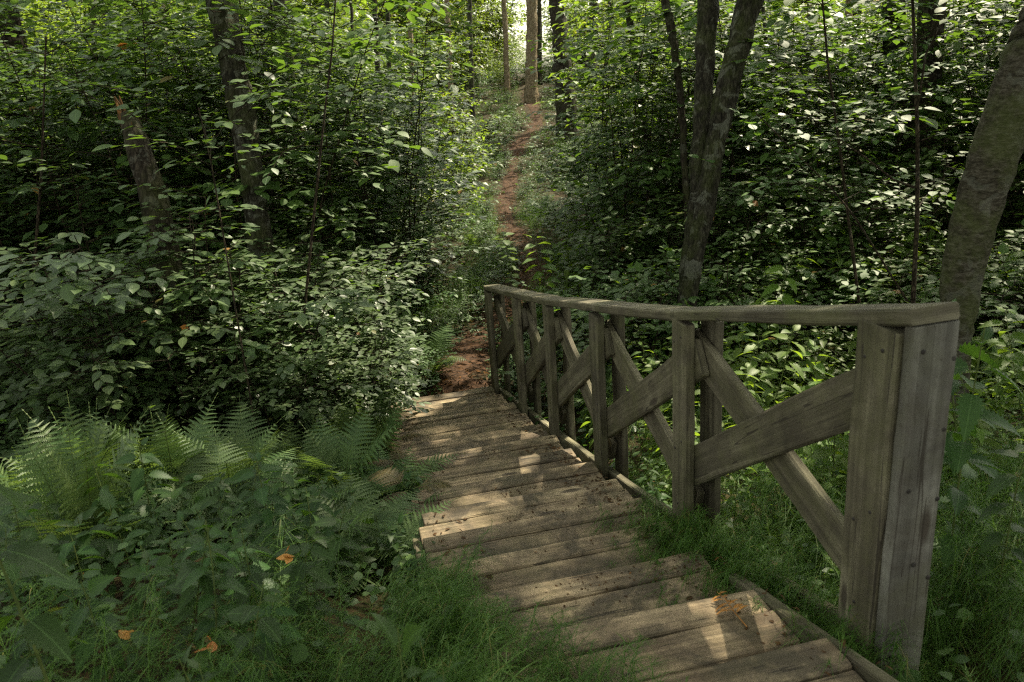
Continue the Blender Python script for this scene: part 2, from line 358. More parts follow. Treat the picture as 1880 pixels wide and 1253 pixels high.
def ground_mat(name, stops, scale, col2, rough=.9):
    m, t, n, l = mat(name); tc = n.new('ShaderNodeTexCoord')
    a = noise(n, l, tc.outputs['Object'], scale, 9, .7, .3); r = ramp(n, stops); l.new(a.outputs[0], r.inputs[0])
    v = n.new('ShaderNodeTexVoronoi'); v.inputs['Scale'].default_value = scale * 2.6; mp = mapping(n, l, tc.outputs['Object'], (1, 1.7, 1)); l.new(mp.outputs[0], v.inputs['Vector'])
    vc = n.new('ShaderNodeSeparateColor'); l.new(v.outputs['Color'], vc.inputs[0])
    col = mix(n, l, math_(n, l, 'MULTIPLY', math_(n, l, 'GREATER_THAN', vc.outputs[0], .55), .6), r.outputs[0], col2)
    col = mix(n, l, .5, col, vc.outputs[1], 'MULTIPLY')
    bp = n.new('ShaderNodeBump'); bp.inputs['Strength'].default_value = .9; bp.inputs['Distance'].default_value = .03
    l.new(math_(n, l, 'ADD', a.outputs[0], math_(n, l, 'MULTIPLY', vc.outputs[2], .5)), bp.inputs['Height'])
    p = n.new('ShaderNodeBsdfPrincipled'); l.new(col, p.inputs['Base Color']); p.inputs['Roughness'].default_value = rough; p.inputs['Specular IOR Level'].default_value = .12; l.new(bp.outputs[0], p.inputs['Normal'])
    o = n.new('ShaderNodeOutputMaterial'); l.new(p.outputs[0], o.inputs[0]); return m
M['ground'] = ground_mat('forest_soil', [(.3, (.020, .016, .008)), (.55, (.035, .028, .012)), (.75, (.034, .045, .012))], 7.0, (.060, .036, .016))
M['path'] = ground_mat('needle_path', [(.3, (.022, .012, .007)), (.55, (.048, .026, .014)), (.75, (.085, .046, .025))], 9.0, (.11, .056, .029))

# ------------------------------------------------------------------ ground and path
def axis(a, b, pieces):
    out = [a]
    for end, step in pieces:
        k = max(1, int(round((end - out[-1]) / step))); out += list(np.linspace(out[-1], end, k + 1)[1:])
    return np.array(out)
gx = axis(-300, 300, [(-60, 30), (-14, 2.0), (-6, .5), (6, .14), (14, .5), (60, 2.0), (300, 30)])
gy = axis(-60, 400, [(-6, 6), (0, .5), (10, .14), (24, .35), (50, .8), (100, 5), (400, 30)])
GX, GY = np.meshgrid(gx, gy); GZ = ground_z(GX, GY)
mb = MB(); nx_, ny_ = len(gx), len(gy)
i = (np.arange(ny_ - 1)[:, None] * nx_ + np.arange(nx_ - 1)[None])
mb.add(np.stack([GX, GY, GZ], -1).reshape(-1, 3), [np.stack([i, i + 1, i + nx_ + 1, i + nx_], -1).reshape(-1, 4)])
tag(mb.build('ground', M['ground']), kind='structure')

PATH_PX = [(815, 700, .46), (840, 668, .48), (880, 632, .62), (912, 590, .5), (950, 545, .46), (978, 512, .42), (985, 490, .42), (960, 455, .40), (930, 415, .36), (925, 380, .36), (936, 335, .34),
           (943, 300, .36), (948, 268, .36), (970, 248, .4), (990, 226, .42), (980, 200, .44), (973, 178, .55), (972, 163, .7)]
pc = np.array([[*(rail_at(RS[-1] - .2) + NR * -.55)[:2], .6]] + [[*hit(a, b)[:2], c] for a, b, c in PATH_PX])
tt = np.linspace(0, len(pc) - 1, 160)
pc = np.stack([np.interp(tt, np.arange(len(pc)), pc[:, k]) for k in range(3)], -1)
for _ in range(3): pc[1:-1] = (pc[:-2] + 2 * pc[1:-1] + pc[2:]) / 4
PATHC = pc
pc[:, 2] *= np.where(pc[:, 1] > 9, .66, .85)
tn = nrm(np.gradient(pc[:, :2], axis=0)); pn = np.stack([tn[:, 1], -tn[:, 0]], -1)
cols = np.linspace(-1, 1, 9); wob = 1 + .25 * np.sin(tt * 3.1) + .2 * np.sin(tt * 7.3 + 1)
PX = pc[:, None, :2] + cols[None, :, None] * (pc[:, 2] * wob)[:, None, None] * pn[:, None]
PZ = ground_z(PX[..., 0], PX[..., 1]) + .022 - .05 * (np.abs(cols)[None] ** 4)
mb = MB(); k = len(cols); i = (np.arange(len(pc) - 1)[:, None] * k + np.arange(k - 1)[None])
mb.add(np.dstack([PX, PZ]).reshape(-1, 3), [np.stack([i, i + k, i + k + 1, i + 1], -1).reshape(-1, 4)])
tag(mb.build('path', M['path']), kind='structure')
def path_dist(x, y):
    d = np.hypot(PATHC[:, 0] - x, PATHC[:, 1] - y); j = int(np.argmin(d)); return d[j] - PATHC[j, 2]

# ------------------------------------------------------------------ boards
def board(name, p0, p1, wdir, width, thick, m, parent, seg=8, jit=.0011, seed=None, chamfer=.006, cut0=0, cut1=0):
    """a sawn board from p0 to p1 (centre line), width along wdir, worn edges"""
    g = np.random.default_rng(abs(hash((round(p0[0] * 1e3), round(p0[1] * 1e3), round(p1[2] * 1e3)))) % 2 ** 32 if seed is None else seed)
    p0 = np.asarray(p0, float); p1 = np.asarray(p1, float); a = nrm(p1 - p0); wd = np.asarray(wdir, float); wd = nrm(wd - a * (wd @ a)); td = np.cross(a, wd)
    L = np.linalg.norm(p1 - p0); hw, ht, c = width / 2, thick / 2, chamfer
    ring = np.array([(-hw + c, -ht), (hw - c, -ht), (hw, -ht + c), (hw, ht - c), (hw - c, ht), (-hw + c, ht), (-hw, ht - c), (-hw, -ht + c)])
    per = np.concatenate([[0], np.cumsum(np.linalg.norm(np.diff(np.vstack([ring, ring[:1]]), axis=0), axis=1))])
    s = np.linspace(0, 1, seg + 1); s = np.concatenate([[0], [.004 / max(L, .1)], s[1:-1], [1 - .004 / max(L, .1)], [1]])
    bow = (g.normal() * .002 * np.sin(math.pi * s), g.normal() * .0015 * np.sin(math.pi * s * 2))
    V, UV = [], []
    for i, q in enumerate(s):
        sc = 1 - (.05 if i in (0, len(s) - 1) else 0)
        base = p0 + a * L * q + wd * bow[0][i] + td * bow[1][i]
        jj = g.normal(size=(8, 2)) * jit * (0.4 if i in (0, len(s) - 1) else 1)
        rr = np.vstack([ring, ring[:1]]) * sc + np.vstack([jj, jj[:1]])
        shift = (rr[:, :1] / hw) * (cut0 * (1 - q) + cut1 * q)
        V.append(base + rr[:, :1] * wd + rr[:, 1:] * td + shift * a); UV.append(np.stack([np.full(9, L * q), per], -1))
    n = len(s); V = np.array(V); UV = np.array(UV); mb = MB()
    i = np.arange(n - 1)[:, None] * 9 + np.arange(8)[None]
    mb.add(V.reshape(-1, 3), [np.stack([i, i + 1, i + 10, i + 9], -1).reshape(-1, 4)], UV.reshape(-1, 2))
    for e, fl in ((0, True), (n - 1, False)):
        idx = np.arange(8)[::-1] if fl else np.arange(8)
        mb.add(V[e, :8], [idx[None]], np.stack([V[e, :8] @ wd * .2, V[e, :8] @ td], -1))
    o = mb.build(name, m, parent, smooth=False)
    return o

# ------------------------------------------------------------------ the stair
stair = empty('staircase', (0.4, 4.0, -.7))
tag(stair, 'weathered grey wooden stair of wide plank treads descending to the dirt path', 'stairs')
SI = stair.matrix_world
def local(o, root):
    o.matrix_parent_inverse = Matrix.Translation(-Vector(root.location)); return o
TREAD = .405
s0 = -1.36; k = 0
while s0 + TREAD < RS[-1] + .06:
    zt = rail_at(s0 + TREAD * .5)[2]
    r = random.Random(k * 7 + 3)
    e = s0 + TREAD
    rgt = -.137 if s0 < .42 else -.035 - .075 * np.clip((1.15 - s0) / .6, 0, 1) + r.uniform(-.012, .006)
    for nm, a, b in (('back', s0 - .03, s0 + .125), ('mid', s0 + .128 + r.random() * .003, e - .117), ('front', e - .106, e + .012)):
        c = (a + b) / 2; q = rail_at(c)
        left = -1.08 + r.uniform(-.03, .03); right = rgt + r.uniform(-.006, .006)
        yaw = r.uniform(-.006, .006)
        pA = q + NR * left + U3 * yaw; pB = q + NR * right - U3 * yaw
        pA[2] = zt - .021 + r.uniform(-.004, .004); pB[2] = zt - .021 + r.uniform(-.004, .004)
        if nm == 'back': pA[2] -= .0; pB[2] -= .0
        local(board('tread', pA, pB, U3, b - a, .042, M['tread'], stair, seg=10, jit=.0012, seed=k * 11 + len(nm)), stair)
    # riser under the nosing
    q = rail_at(e - .05); zl = zt - .044
    local(board('riser', q + NR * -1.06 + UP * (zl - .065 - q[2]), q + NR * -.06 + UP * (zl - .065 - q[2]), UP, .11, .022, M['tread'], stair, seg=6, seed=k + 500), stair)
    s0 = e; k += 1
for off in (.060, -1.115):
    ss = [-.02 if off > 0 else -1.3, 1.2, 2.6, 4.0, 5.32]
    for a, b in zip(ss[:-1], ss[1:]):
        A = rail_at(a) + NR * off; B = rail_at(b) + NR * off
        A[2] += -.105 if off > 0 else -.15; B[2] += -.105 if off > 0 else -.15
        local(board('stringer', A, B, UP, .19, .045, M['rail'], stair, seg=8, seed=int(a * 10) + int(off * 50) + 900), stair)

A = rail_at(-1.3) + NR * -.112; B = rail_at(.42) + NR * -.112; A[2] += -.055; B[2] += -.055
local(board('side_board', A, B, UP, .19, .040, M['rail'], stair, seg=8, seed=950), stair)

# ------------------------------------------------------------------ the railing
rail = empty('railing', tuple(rail_at(RS[2]) + NR * .09))
tag(rail, 'weathered wooden railing with crossed braces and flat top board beside the stair', 'railing')
PH = .945; LAY = .034; PW = .128
sp = [s - PW * .5 for s in RS]; sp[0] = RS[0] - .068
def rp(i, h=0.0, off=0.0, ds=0.0):
    q = rail_at(sp[i] + ds); q = q + NR * off; q[2] += h; return q
NAILS = []
for i in range(6):
    pw = PW if i else .155
    lo = -.42 if i == 0 else -.25
    pst = local(board('post', rp(i, lo, LAY - .023), rp(i, PH, LAY - .023), U3, pw, .046, M['rail'], rail, seg=8, seed=40 + i), rail)
    NAILS.append((pst, [(rp(i, h_, LAY - .0465, d_), -NR) for h_, d_ in ((.88, -.03), (.86, .035), (.42, -.035), (.38, .03), (.12, .0))]))
    if i:
        local(board('post', rp(i, -.12, LAY * 3.5 + .004, -.03), rp(i, PH, LAY * 3.5 + .004, -.03), U3, .14, LAY, M['rail'], rail, seg=8, seed=60 + i), rail)
    else:
        local(board('post', rp(i, -.2, LAY * 3.5 + .004), rp(i, PH, LAY * 3.5 + .004), U3, .17, LAY, M['rail'], rail, seg=8, seed=60), rail)
    # filler block between the layers
for i in range(5):                                                # i: nearer post, i+1: farther
    dz = .1
    a = rp(i + 1, .27, LAY * 1.5 + .001, .02); b = rp(i, .79, LAY * 1.5 + .001, -.085 if i else -.02)
    local(board('brace', a, b, UP, .155, LAY, M['rail'], rail, seg=10, seed=80 + i), rail)
    a = rp(i + 1, .84, LAY * 2.5 + .002, .06); b = rp(i, .10, LAY * 2.5 + .002, .0)
    local(board('brace', a, b, UP, .15, LAY, M['rail'], rail, seg=10, seed=90 + i), rail)
def disc(name, p, nvec, r, parent):
    nvec = nrm(nvec); a = nrm(np.cross(nvec, [0, 0, 1.0])); b = np.cross(nvec, a); th = np.arange(10) / 10 * 2 * math.pi
    ringp = lambda rr, h: p + nvec * h + rr * (np.cos(th)[:, None] * a + np.sin(th)[:, None] * b)
    m2 = MB(); V = np.vstack([ringp(r, -.004), ringp(r, .002), ringp(r * .6, .003)]); j = np.arange(10); q = []
    for k in range(2): q.append(np.stack([j + 10 * k, (j + 1) % 10 + 10 * k, (j + 1) % 10 + 10 * (k + 1), j + 10 * (k + 1)], -1))
    m2.add(V, [np.vstack(q)]); m2.add(ringp(r * .6, .003), [j[None]])
    return m2.build(name, M['screw'], parent)
for pst, l_ in NAILS:
    for q, nv in l_: disc('nail', q, nv, .005, pst)
# end board across the near post
eb0 = rail_at(sp[0] - .0775 - .019); 
A = eb0 + NR * .068 + UP * (-.10); B = eb0 + NR * .068 + UP * (PH)
endb = local(board('end_board', A, B, NR, .134, LAY, M['railgrey'], rail, seg=10, seed=120, jit=.001), rail)
endb['label'] = 'grey wide end board with dark screw heads'
for (u_, h_) in ((.035, .88), (.125, .85), (.035, .50), (.125, .46), (.075, .27), (.125, .22), (.035, -.02), (.12, .66)):
    q = eb0 + NR * u_ - U3 * LAY / 2; q = q + UP * h_
    sc_ = disc('screw', q, -U3, .0065, endb)
# cap boards
caps = [(sp[0] - .108, RS[1] + .02 , 0), (RS[1] + .024, sp[3] + .01, 1), (sp[3] + .016, sp[4] - .02, 2), (sp[4] - .016, RS[5] + .05, 3)]
for a, b, k in caps:
    n = 6; A = rail_at(a) + NR * .062; B = rail_at(b) + NR * .062
    A[2] += PH + .0225; B[2] += PH + .0225
    local(board('top_board', A, B, NR, .142, .042, M['rail'], rail, seg=12, seed=140 + k, jit=.001), rail)

# ------------------------------------------------------------------ plants: prototypes
def wander(p, d, L, n, bend, g, up=0.0):
    """a polyline from p along d, wandering"""
    pts = [np.array(p, float)]; d = nrm(d)
    for _ in range(n):
        d = nrm(d + g.normal(size=3) * bend + np.array([0, 0, up])); pts.append(pts[-1] + d * L / n)
    return np.array(pts)
class Leaves:
    def __init__(s): s.O, s.D, s.N, s.S, s.W = [], [], [], [], []
    def add(s, o, d, n, size, wf=1.0): s.O.append(o); s.D.append(d); s.N.append(n); s.S.append(size); s.W.append(wf)
    def into(s, mb, tpl, mi=0):
        if s.O: scatter(mb, tpl, np.array(s.O), np.array(s.D), np.array(s.N), np.array(s.S), np.array(s.W), mi)
def spray(lv, tw, p, d, L, g, size, gap=.045, droop=.18, flat=.16):
    """a leafy twig: alternate leaves lying in a flat layer"""
    n = max(3, int(L / gap)); pts = wander(p, d, L, 5, .10, g, -.03)
    if tw is not None: tube(tw, pts, np.linspace(.0035, .0012, len(pts)), 3, cap=False)
    seg = np.linspace(.12, 1, n) * 5
    for k, q in enumerate(seg):
        i = min(4, int(q)); f = q - i; o = pts[i] * (1 - f) + pts[i + 1] * f; a = nrm(pts[i + 1] - pts[i])
        sd_ = np.cross(a, [0, 0, 1.0]); sd_ = nrm(sd_) * (1 if k % 2 else -1)
        ang = R_(g.uniform(38, 70)) if k < n - 1 else 0
        dd = a * math.cos(ang) + sd_ * math.sin(ang) + np.array([0, 0, g.normal() * .13 - droop * .25])
        nn = np.array([0, 0, 1.0]) + g.normal(size=3) * flat
        lv.add(o, dd, nn, size * (.55 + .62 * g.random() ** .7) * (1.1 if k > n * .3 else .8), g.uniform(.85, 1.15))
def make_shrub(name, H, spread, nst, size, tpl, m, seed, gap=.05, low=.12, dens=1.02, layer=.5):
    g = np.random.default_rng(seed); root = empty(name); lv = Leaves(); mb = MB()
    for s in range(nst):
        a = s / nst * 2 * math.pi + g.normal() * .3; lean = g.uniform(.1, .55) * spread
        h = H * g.uniform(.7, 1.05); d0 = np.array([math.cos(a) * lean, math.sin(a) * lean, 1.0])
        pts = wander([math.cos(a) * .08, math.sin(a) * .08, -.05], d0, h, 9, .07, g, .03)
        tube(mb, pts, np.linspace(.013, .003, 10), 5, cap=False)
        nb = int(h / .115 * dens)
        for b in range(nb):
            q = g.uniform(low, 1.0) * 9; i = min(8, int(q)); f = q - i; o = pts[i] * (1 - f) + pts[i + 1] * f
            az = g.uniform(0, 2 * math.pi); L = g.uniform(.35, .75) * (1.15 - .6 * q / 9) * spread ** .4 * (H / 2.4) ** .4
            bp = wander(o, [math.cos(az), math.sin(az), g.uniform(.1, .6) * layer], L, 4, .10, g, -.01)
            tube(mb, bp, np.linspace(.006, .002, 5), 3, cap=False)
            for t in range(3):
                j = 1 + t; dv = nrm(bp[j + 1] - bp[j]) if j < 4 else nrm(bp[4] - bp[3]); sd_ = nrm(np.cross(dv, [0, 0, 1])) * g.choice([-1, 1])
                dd = dv * .7 + sd_ * .8 if t < 2 else dv
                spray(lv, None if H > 2.8 else mb, bp[j], dd, g.uniform(.22, .42), g, size, gap)
    mb.build('branches', M['twig'], root); fo = MB(); lv.into(fo, tpl); fo.build('foliage', m, root)
    return root
def make_nettle(seed, H=.75, m='nettle', size=.105, name='nettle', tpl=TOOTH, spire=False):
    g = np.random.default_rng(seed); root = empty(name); mb = MB(); lv = Leaves()
    pts = wander([0, 0, -.05], [g.normal() * .08, g.normal() * .08, 1], H, 8, .05, g, .04)
    tube(mb, pts, np.linspace(.0045, .002, 9), 5, cap=False)
    nn = int(H / .062); ph = g.uniform(0, 6)
    for k in range(nn):
        q = (.10 + .90 * (k + .3) / nn) * 8; i = min(7, int(q)); f = q - i; o = pts[i] * (1 - f) + pts[i + 1] * f; fr = q / 8
        sc = size * (.45 + 1.25 * fr * (1.18 - fr) ** .6 * 1.25) * g.uniform(.85, 1.15)
        if fr > .93: sc *= .6
        for e in (0, 1):
            az = ph + (k % 2) * math.pi / 2 + e * math.pi + g.normal() * .22
            out = np.array([math.cos(az), math.sin(az), 0]); pet = out * .024 + [0, 0, .006]
            tube(mb, [o, o + pet * .6 + [0, 0, .004], o + pet], [.0013, .0011, .001], 3, cap=False)
            el = g.uniform(-.32, .12) if fr < .92 else g.uniform(.2, .8)
            lv.add(o + pet, out + [0, 0, el], np.array([0, 0, 1.0]) + g.normal(size=3) * .22 + out * .3, sc, g.uniform(.85, 1.15))
    mb.build('stem', M['stem'], root); fo = MB(); lv.into(fo, tpl); fo.build('leaves', M[m], root)
    return root
def frond_arrays(mb, base, az, L, arch, g, npair=22, wid=.30, mi=0, fine=True):
    """a fern frond: arching midrib, tapering pinnae cut into lobes"""
    n = npair; t = np.linspace(0, 1, 24); out = np.array([math.cos(az), math.sin(az), 0]); side = np.array([-out[1], out[0], 0])
    el = arch[0] + (arch[1] - arch[0]) * t ** 1.3; dr = np.cos(el)[:, None] * out + np.sin(el)[:, None] * UP
    pts = base + np.vstack([[0, 0, 0], np.cumsum(dr[:-1] * L / 23, axis=0)])
    pts += side * (np.sin(t * 2 + g.normal()) * .02 * L)[:, None]
    tube(mb, pts, np.linspace(.0032, .0009, 24), 4, mi=1, cap=False)
    lobes = 11 if fine else 6
    ss = np.linspace(.16, .985, n)
    for q in ss:
        x = q * 23; i = min(22, int(x)); f = x - i; o = pts[i] * (1 - f) + pts[i + 1] * f; a = nrm(pts[i + 1] - pts[i])
        nrmv = nrm(np.cross(side, a)); nrmv = nrmv if nrmv[2] > 0 else -nrmv
        ln = wid * L * (math.sin(math.pi * min(1, (q + .10) ** .72)) ** .8 + .02) * g.uniform(.92, 1.06)
        for sgn in (-1, 1):
            dd = nrm(side * sgn + a * .42 + nrmv * g.normal() * .07 - UP * .10); w0 = max(.008, min(.021, ln * .16))
            u = np.linspace(0, 1, lobes * 2 + 1); hw = w0 * (1 - u * .85) * np.where(np.arange(len(u)) % 2 == 1, 1.0, .28)
            perp = nrm(np.cross(nrmv, dd)); C = o + dd * (u * ln)[:, None] - UP * (.10 * ln * u * u)[:, None]
            shift = dd * (np.where(np.arange(len(u)) % 2 == 1, .4, 0) * ln / lobes / 2)[:, None]
            Lf = C + perp * hw[:, None] + shift + nrmv * (hw * .2)[:, None]; Rt = C - perp * hw[:, None] + shift + nrmv * (hw * .2)[:, None]
            k = len(u); i2 = np.arange(k - 1)
            V = np.vstack([C, Lf, Rt]); uv = np.concatenate([np.stack([np.full(k, .5), u], -1), np.stack([np.full(k, .2), u], -1), np.stack([np.full(k, .8), u], -1)])
            F = np.vstack([np.stack([i2, i2 + 1, i2 + 1 + k, i2 + k], -1), np.stack([i2 + 2 * k, i2 + 1 + 2 * k, i2 + 1, i2], -1)])
            mb.add(V, [F], uv, mi)
def make_fern(seed, n=6, L=.75, name='fern', m='fern', el=(1.25, .1), fine=True):
    g = np.random.default_rng(seed); root = empty(name); a0 = g.uniform(0, 6)
    for k in range(n):
        mb = MB(); az = a0 + k / n * 2 * math.pi + g.normal() * .3
        frond_arrays(mb, np.array([math.cos(az) * .02, math.sin(az) * .02, -.03]), az, L * g.uniform(.75, 1.1), (el[0] + g.normal() * .12, el[1] + g.normal() * .25), g, 24, fine=fine)
        mb.build('frond', [M[m], M['stem']], root)
    return root
def make_tree(name, base, top_pts, radii, m, seed, crown_c=None, crown_r=3.2, crown_h=(4.5, 11), nleaf=4200, label='', group=None, sides=14, rough=.05, limbs=6, extra=None, leafsize=.15):
    """trunk through the given points, then limbs and a leafy crown high above"""
    g = np.random.default_rng(seed); base = np.asarray(base, float)
    root = empty(name, tuple(base)); tag(root, label, 'tree', group)
    top_pts = np.asarray(top_pts, float)
    tt = np.linspace(0, len(top_pts) - 1, 70); P = np.stack([np.interp(tt, np.arange(len(top_pts)), top_pts[:, k]) for k in range(3)], -1)
    P[1:-1] += g.normal(size=(68, 3)) * .006; r = np.interp(tt, np.arange(len(radii)), radii)
    mb = MB(); tube(mb, P - base, r, sides, rough=rough, seed=seed); mb.build('trunk', M[m], root)
    T = P[-1] - base; lb = MB(); lv_o = []
    for k in range(limbs):
        q = g.uniform(.55, 1.0); o = P[int(q * 69)] - base
        if o[2] + base[2] < crown_h[0] - 1.2: o = T
        az = g.uniform(0, 6.28); bp = wander(o, [math.cos(az), math.sin(az), g.uniform(.3, 1.0)], crown_r * g.uniform(.7, 1.1), 6, .15, g)
        lb2 = MB(); tube(lb2, bp, np.linspace(r[-1] * .6, .012, 7), 6); lb2.build('limb', M[m], root)
        lv_o.append(bp)
    if nleaf:
        nc = max(10, nleaf // 55); cz = np.array([T[0], T[1], 0]) if crown_c is None else np.asarray(crown_c) - base * [1, 1, 0]
        u = g.normal(size=(nc, 3)); u = nrm(u) * (g.random((nc, 1)) ** .4)
        hz = (crown_h[0] + crown_h[1]) / 2; hh = (crown_h[1] - crown_h[0]) / 2
        cc = np.stack([cz[0] + u[:, 0] * crown_r, cz[1] + u[:, 1] * crown_r, hz - base[2] + u[:, 2] * hh], -1)
        idx = g.integers(0, nc, nleaf); O = cc[idx] + g.normal(size=(nleaf, 3)) * [.36, .36, .2]
        D = g.normal(size=(nleaf, 3)) * [1, 1, .35]; N = g.normal(size=(nleaf, 3)) * .5 + [0, 0, 1]
        S = leafsize * g.uniform(.7, 1.3, nleaf)
        keep = shaft_keep(O + base, S); fo = MB(); scatter(fo, SIMPLE, O[keep], D[keep], N[keep], S[keep], np.full(keep.sum(), 1.25)); fo.build('crown', M['canopy'], root)
    return root
# gaps cut out of the crowns along the sun's direction to place sun patches
SHAFTS = []
def shaft(p, r): SHAFTS.append((np.asarray(p, float), r))
def shaft_keep(P, pad=0):
    keep = np.ones(len(P), bool)
    for c, r in SHAFTS:
        d = P - c; a = d @ SUNV; q = np.linalg.norm(d - a[:, None] * SUNV, axis=1)
        keep &= ~((q < r + pad * .4) & (a > 1.0))
    return keep
for px, py, d, r in [(825, 712, 7.3, .16), (800, 915, 4.0, .10), (870, 930, 4.0, .05), (955, 890, 4.3, .10), (900, 960, 3.9, .06), (790, 960, 3.9, .08), (150, 745, 4.3, .42), (330, 700, 4.6, .38), (240, 760, 4.4, .25), (1160, 190, 9.0, .20), (700, 440, 7.2, .9), (780, 350, 8.5, .8), (560, 330, 7.5, .7), (450, 480, 6.2, .45),
                     (640, 570, 6.4, .55), (1460, 600, 5.5, .5), (1310, 690, 5.0, .3), (1200, 740, 5.5, .25), (945, 515, 8.2, .22), (530, 1010, 3.0, .12), (1080, 562, 5.4, .08), (420, 370, 5.6, .2), (760, 290, 7.0, .25),
                     (860, 650, 8.6, .35), (930, 480, 14, .5), (1240, 340, 9.5, .7), (1500, 80, 8, .4), (560, 700, 4.8, .22), (1350, 620, 5.3, .8), (1150, 690, 6.0, .5), (1560, 540, 6.2, .7), (620, 200, 10, .7), (300, 60, 10, .6), (1640, 180, 8, .3)]:
    shaft(at(px, py, d), r)
for px, py, d, r in [(1400, 440, 9, .8), (1560, 410, 9, .7), (1300, 480, 9, .6), (1130, 420, 10, .7), (1650, 300, 9.5, .6)]: shaft(at(px, py, d), r)

# ------------------------------------------------------------------ where things stand, said by landmarks
MARKS = []
def mark(x, y, name): MARKS.append((x, y, name))
ORD = ['nearest', 'second', 'third', 'fourth', 'fifth', 'last']
for i in range(6):
    q = rail_at(sp[i]); mark(q[0], q[1], f'the {ORD[i]} railing post')
mark(-1.3, 7.1, 'the lowest step'); mark(-.75, 4.6, 'the middle steps'); mark(-.25, 2.2, 'the upper steps')
def along(frac): j = int(frac * (len(PATHC) - 1)); return PATHC[j, 0], PATHC[j, 1]
def where(x, y):
    b = min(MARKS, key=lambda m: (m[0] - x) ** 2 + (m[1] - y) ** 2); d = math.hypot(b[0] - x, b[1] - y)
    s_, o_ = so(x, y)
    if 'post' in b[2]: rel = 'just outside' if d < .8 else 'in the meadow beyond' if d < 2.2 else 'far out beyond'
    elif 'step' in b[2]: rel = 'against' if d < .9 else 'a little off' if d < 1.9 else 'well off'
    else: rel = 'at' if d < .9 else 'close to' if d < 1.8 else 'a few steps from' if d < 3.2 else 'in the woods past'
    side = ('behind' if y > b[1] + .25 * d + .1 else 'in front of' if y < b[1] - .25 * d - .1 else None)
    if 'post' in b[2] or 'step' in b[2]: return f'{rel} {b[2]}'
    return f'{side} {b[2]}' if side and rel in ('at', 'close to') else f'{rel} {b[2]}'
def put(protos, first, i, x, y, sc, rz, desc, cat, group, dz=0.0, tilt=(0, 0)):
    """the i-th use of a prototype: the prototype itself the first time, then a copy with copies of its parts"""
    p = protos[i % len(protos)]
    if p.name not in first: o = p; first.add(p.name)
    else: o = copy_tree(p)
    o.location = (x, y, gz(x, y) + dz); o.rotation_euler = (tilt[0], tilt[1], rz); o.scale = (sc, sc, sc)
    tag(o, f'{desc} {where(x, y)}', cat, group)
    return o
def drop(protos, first):
    for p in protos:
        if p.name not in first:
            for c in list(p.children): bpy.data.objects.remove(c)
            bpy.data.objects.remove(p)
def free(x, y, clear=.12):
    """not on the stair and not on the path"""
    s, o = so(x, y)
    if -1.6 < s < RS[-1] + .1 and -1.12 - clear < o < .10 + clear * .5: return False
    return path_dist(x, y) > clear

# ------------------------------------------------------------------ trees with trunks in view
def trunk_px(lst):
    return np.array([at(*q) for q in lst])
def base_under(P):                               # carry a trunk line on down to the ground
    d = P[0] - P[1]; d = d / abs(d[2]); q = P[0].copy()
    for _ in range(40):
        if q[2] < gz(q[0], q[1]) - .1: break
        q = q + d * .1
    return q
def seen_tree(label, px, d, wpx, m, seed, top=9.0, name='tree', nleaf=2800, crown_r=3.2, curve=None, rough=.075, sides=18, limbs=5):
    P = trunk_px([(a, b, d) for a, b in px]); r = [wp / 2 * d / FPX for wp in wpx]
    b = base_under(P); e = P[-1] + nrm(P[-1] - P[-2]) * .1; dirn = nrm(P[-1] - P[-2])
    tops = [e + (dirn * .6 + UP * .4) * (top - e[2]) * f for f in (.5, 1.0)]
    pts = np.vstack([[b], P, tops]); rad = [r[0] * 1.25] + r + [r[-1] * .75, r[-1] * .45]
    mark(P[len(P) // 2][0], P[len(P) // 2][1], label[1])
    return make_tree(name, [b[0], b[1], gz(b[0], b[1])], pts, rad, m, seed, crown_r=crown_r, crown_h=(top - 3.5 if d < 11 else max(2.6, P[-1][2] - .1), top + 3), nleaf=nleaf, label=label[0], rough=rough, sides=sides, limbs=limbs)
seen_tree(('grey lichened trunk standing upright in the thicket behind the broken trunk', 'the grey thicket trunk'), [(474, 420), (452, 250), (432, 140), (405, 0)], 7.5, [42, 44, 46, 50], 'bark', 11)
seen_tree(('pale smooth trunk leaning strongly behind the nearest railing post', 'the leaning pale trunk'), [(1755, 620), (1766, 500), (1818, 300), (1892, 100), (1940, 0)], 5.0, [54, 72, 84, 90, 92], 'bark_pale', 12, top=10, rough=.014, sides=24)
seen_tree(('rough trunk of the forked pair, the straighter stem behind the railing', 'the forked pair of trunks'), [(1258, 540), (1276, 400), (1292, 180), (1300, 0)], 7.6, [31, 29, 33, 38], 'bark', 13)
seen_tree(('split trunk of the forked pair, the stem leaning outward with a torn seam', 'the torn leaning stem'), [(1262, 545), (1290, 400), (1322, 220), (1376, 0)], 7.45, [31, 33, 38, 45], 'bark', 14)
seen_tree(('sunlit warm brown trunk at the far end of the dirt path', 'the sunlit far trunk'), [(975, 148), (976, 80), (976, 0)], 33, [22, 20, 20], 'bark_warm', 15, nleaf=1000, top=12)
seen_tree(('thick dark trunk in shade at the path top beside the sunlit trunk', 'the thick dark far trunk'), [(1036, 160), (1030, 80), (1022, 0)], 27, [34, 31, 30], 'bark_dark', 16, nleaf=1000, top=12)
seen_tree(('slim dark trunk just beyond the thick dark trunk', 'the slim dark far trunk'), [(1082, 170), (1086, 80), (1092, 0)], 30, [20, 19, 17], 'bark_dark', 17, nleaf=1000, top=12)
seen_tree(('very slim dark trunk close beside the sunlit far trunk', 'the slim trunk by the sunlit one'), [(990, 140), (991, 60), (990, 0)], 37, [9, 9, 8], 'bark_dark', 18, nleaf=1500, top=12)
seen_tree(('dark stout trunk half hidden in leaves behind the grey thicket trunk', 'the stout hidden trunk'), [(530, 210), (524, 120), (516, 0)], 13, [30, 32, 32], 'bark_dark', 19, top=10)
